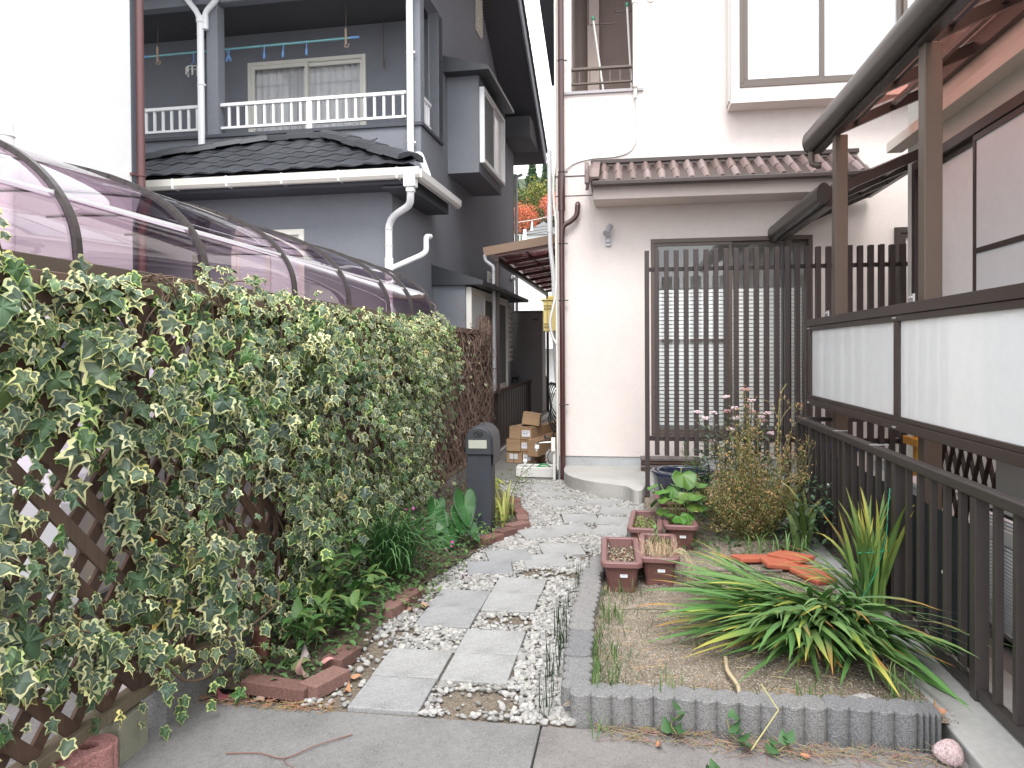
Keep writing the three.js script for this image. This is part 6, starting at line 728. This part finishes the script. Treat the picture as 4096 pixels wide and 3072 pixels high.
  // oval green leaves lying behind the brick corner
  const sp = thing('ivy_sprout', 'small ivy sprouts rooted at the foot of the low block wall', 'ivy', [-1.7, .03, -2.62]); [[0, .05, 0], [.03, .1, .03], [-.02, .12, .05], [.05, .06, .07], [.0, .02, .1], [.1, .05, -.05], [.08, .1, -.1]].forEach(([x, y, z], i) => { const m = part(sp, 'leaf', ivyGeos[i % 4], ivyMats[3]); m.position.set(x, y, z); m.quaternion.setFromEuler(new THREE.Euler(-.5, RR(.2, 1.4), PI + RR(-.6, .6), 'YXZ')); m.scale.setScalar(.045); }); part(sp, 'stem', spl([[0, -.03, 0], [.02, .05, .02], [.03, .1, .04]], .0025, 8, 4), K.vine); }
// ------------------------------------------------------------ what shows through the gap between the houses
rnd = rng(63);
struct('hill', (() => { const g = new THREE.PlaneGeometry(300, 120, 40, 16).rotateX(-PI / 2).translate(0, 0, -110), p = g.attributes.position; for (let i = 0; i < p.count; i++) { const z = -p.getZ(i), t = Math.max(0, z - 50); p.setY(i, -.6 + t * .36 + 2 * Math.sin(p.getX(i) * .05) * Math.min(1, t / 40)); } g.computeVertexNormals(); return g; })(), mat(.05, .07, .03, 1, { map: T.mottle }));
function tree(name, label, x, y, z, h, r, cols, conif) { const o = thing(name, label, 'tree', [x, y, z]);
  part(o, 'trunk', cyl([0, -1, 0], [0, h * .8, 0], h * .02, h * .006, 7), mat(.07, .05, .035, 1)); const P = [], C = [], n = conif ? 2600 : 2800, br = [];
  for (let i = 0; i < n; i++) { let a = RR(0, 6.283), t, rad, px, py, pz; if (conif) { t = Math.pow(rnd(), .75); const lay = .75 + .25 * Math.sin(t * 34 + 2 * Math.sin(a * 3)); rad = r * (1 - t) * Math.sqrt(RR(.25, 1)) * lay * (1 + .25 * Math.sin(a * 5 + t * 9)) + .05; py = h * (.14 + .86 * t) - rad * .35; px = Math.cos(a) * rad; pz = Math.sin(a) * rad; } else { const e = Math.acos(RR(-.7, 1)); const k = Math.cbrt(RR(.25, 1)) * (1 + .22 * Math.sin(a * 3 + e * 4) + .15 * Math.sin(a * 7)); px = r * k * Math.sin(e) * Math.cos(a); pz = r * k * Math.sin(e) * Math.sin(a); py = h * .62 + h * .4 * k * Math.cos(e); }
    const s = h * (conif ? .03 : .04) * RR(.6, 1.3), c = cols[(rnd() * cols.length) | 0], g = RR(.65, 1.35) * (.75 + .4 * Math.min(1, py / h)); const u = V(RR(-1, 1), RR(-1, 1), RR(-1, 1)).setLength(s), v = V(RR(-1, 1), conif ? RR(-1.4, -.2) : RR(-1, 1), RR(-1, 1)).setLength(s); P.push(px, py, pz, px + u.x, py + u.y, pz + u.z, px + v.x, py + v.y, pz + v.z); for (let k = 0; k < 3; k++) C.push(c[0] * g, c[1] * g, c[2] * g); }
  const g = new THREE.BufferGeometry(); g.setAttribute('position', new THREE.BufferAttribute(new Float32Array(P), 3)); g.setAttribute('color', new THREE.BufferAttribute(new Float32Array(C), 3)); g.setAttribute('uv', new THREE.BufferAttribute(new Float32Array(P.length / 3 * 2), 2)); g.computeVertexNormals(); part(o, 'crown', g, leafMat(1, 1, 1, .8, .15)); for (let k = 0; k < 6; k++) { const a = RR(0, 6.3); br.push(cyl([0, h * (.3 + .08 * k), 0], [Math.cos(a) * r * .6, h * (.42 + .08 * k), Math.sin(a) * r * .6], h * .008, h * .003, 5)); } part(o, 'limb', br, mat(.07, .05, .035, 1)); }
const cg = [[.035, .075, .03], [.05, .1, .04], [.03, .06, .03], [.06, .1, .05]];
[[-11.6, -92, 10.6, 2.7, 'tall pointed conifer at the centre of the wooded hillside gap'], [-8.6, -95, 11.6, 2.8, 'tallest conifer behind the white flue pipe on the hillside'], [-13.4, -90, 8.2, 2.5, 'conifer at the left of the hillside gap beside the grey house'], [-10.1, -93, 10.2, 2.4, 'slim conifer between the centre and tallest conifers'], [-15.6, -93, 9, 2.6, 'conifer partly hidden behind the grey house corner pipe'], [-6.5, -96, 11, 2.8, 'conifer hidden mostly by the pink house edge']].forEach(([x, z, h, r, l]) => tree('conifer', l, x, 14.6, z, h, r, cg, true));
tree('broadleaf_tree', 'yellow green broadleaf tree in front of the hillside conifers', -9.9, 14.2, -86, 6.6, 2.7, [[.14, .17, .03], [.2, .2, .035], [.09, .13, .03], [.24, .2, .05]], false);
tree('broadleaf_tree', 'darker green broadleaf tree left of the yellow green one', -12.6, 13.8, -85, 6, 2.2, [[.06, .1, .03], [.1, .13, .03], [.14, .15, .04]], false);
tree('red_maple', 'orange red maple low in the gap beside the grey house corner', -10.1, 11.3, -72, 4.2, 1.7, [[.55, .13, .07], [.6, .2, .1], [.5, .1, .06], [.4, .2, .08]], false);
tree('red_maple', 'red maple just right of the white flue pipe', -6.95, 13.2, -72, 3.4, 1.2, [[.55, .13, .08], [.6, .18, .12]], false);
for (let i = 0; i < 7; i++) { const t = solo('bare_trunk', cyl([-10.2 + i * .62, 10, -76 - (i % 3)], [-10.15 + i * .62, 16.5, -76 - (i % 3)], .09, .06, 6), mat(.06, .05, .045, 1), ['leftmost bare dark trunk under the hillside trees', 'second bare trunk from the left under the hillside trees', 'third bare trunk from the left under the hillside trees', 'middle bare trunk under the hillside trees', 'fifth bare trunk, left of the white flue pipe', 'sixth bare trunk, right of the white flue pipe', 'rightmost bare trunk beside the pink house edge'][i], 'tree trunk', 'bare trunks under the hillside trees'); }
{ const o = thing('power_line', 'thin cables crossing the hillside gap with a white insulator', 'cable', [0, 0, 0]); const mk = (a, b, s, r) => spl([a, a.map((v, i) => v + (b[i] - v) * .5 - (i === 1 ? s : 0)), b], r, 14, 4); part(o, 'cable', [mk([-9.5, 9.9, -50], [-2.5, 11.1, -50], .25, .022)], K.offwhite); part(o, 'cable', [mk([-9.5, 9.45, -50], [-2.5, 10.35, -50], .2, .016), mk([-9.5, 9.3, -50], [-2.5, 10.1, -50], .2, .016), mk([-9.5, 9.1, -50], [-2.5, 9.95, -50], .2, .016)], K.black); part(o, 'insulator', [cyl([-6.35, 9.5, -50], [-6.32, 10.1, -50], .09, .05, 10)], K.white); }
{ const o = thing('distant_house', 'white house with balcony railing far behind under the lean-to', 'house', [-4.4, 0, -25]); part(o, 'wall', [bx(-1, 3, -1, 4.6, -4, -1.0)], K.cream); part(o, 'balcony', [bx(-1, 3, 1.5, 2.78, -.1, 0), bx(-1, 3, 1.5, 1.6, -1, -.1)], K.white); part(o, 'balcony_rail', bx(-1, 3, 3.02, 3.08, -.06, 0), K.white); for (let i = 0; i < 26; i++) part(o, 'baluster', bx(-.96 + i * .15, -.91 + i * .15, 2.78, 3.02, -.05, -.01), K.white); const w = windowPart(o, 1.5, 1.9, K.white, { behind: ['grey', 'grey'], fw: .06, sw: .06 }); w.position.set(.95, 2.3, -.97); part(o, 'roof', bx(-1.3, 3.3, 4.6, 4.7, -4.3, -.5), K.roofTile); }
{ const o = thing('hill_house', 'pale house and white garden fence at the foot of the wooded hill', 'house', [-8.3, 9.7, -66]); part(o, 'wall', bx(-.6, 2.6, 0, 2.0, -3, 0), K.cream); part(o, 'roof', ext(shape([[-.9, 2.0], [2.9, 2.0], [1.0, 3.1]]), 3.6).translate(0, 0, -3.3), K.tank); part(o, 'fence', [...Array(8)].map((_, i) => bx(-2.2 + i * .22, -2.14 + i * .22, 0, 2.0, .5, .56)).concat([bx(-2.3, -.5, 1.9, 1.98, .5, .56)]), K.white); part(o, 'statue_post', [cyl([-.6, 0, .8], [-.6, 2.4, .8], .22, .14, 8)], K.white); }
renderer.render(scene, camera);
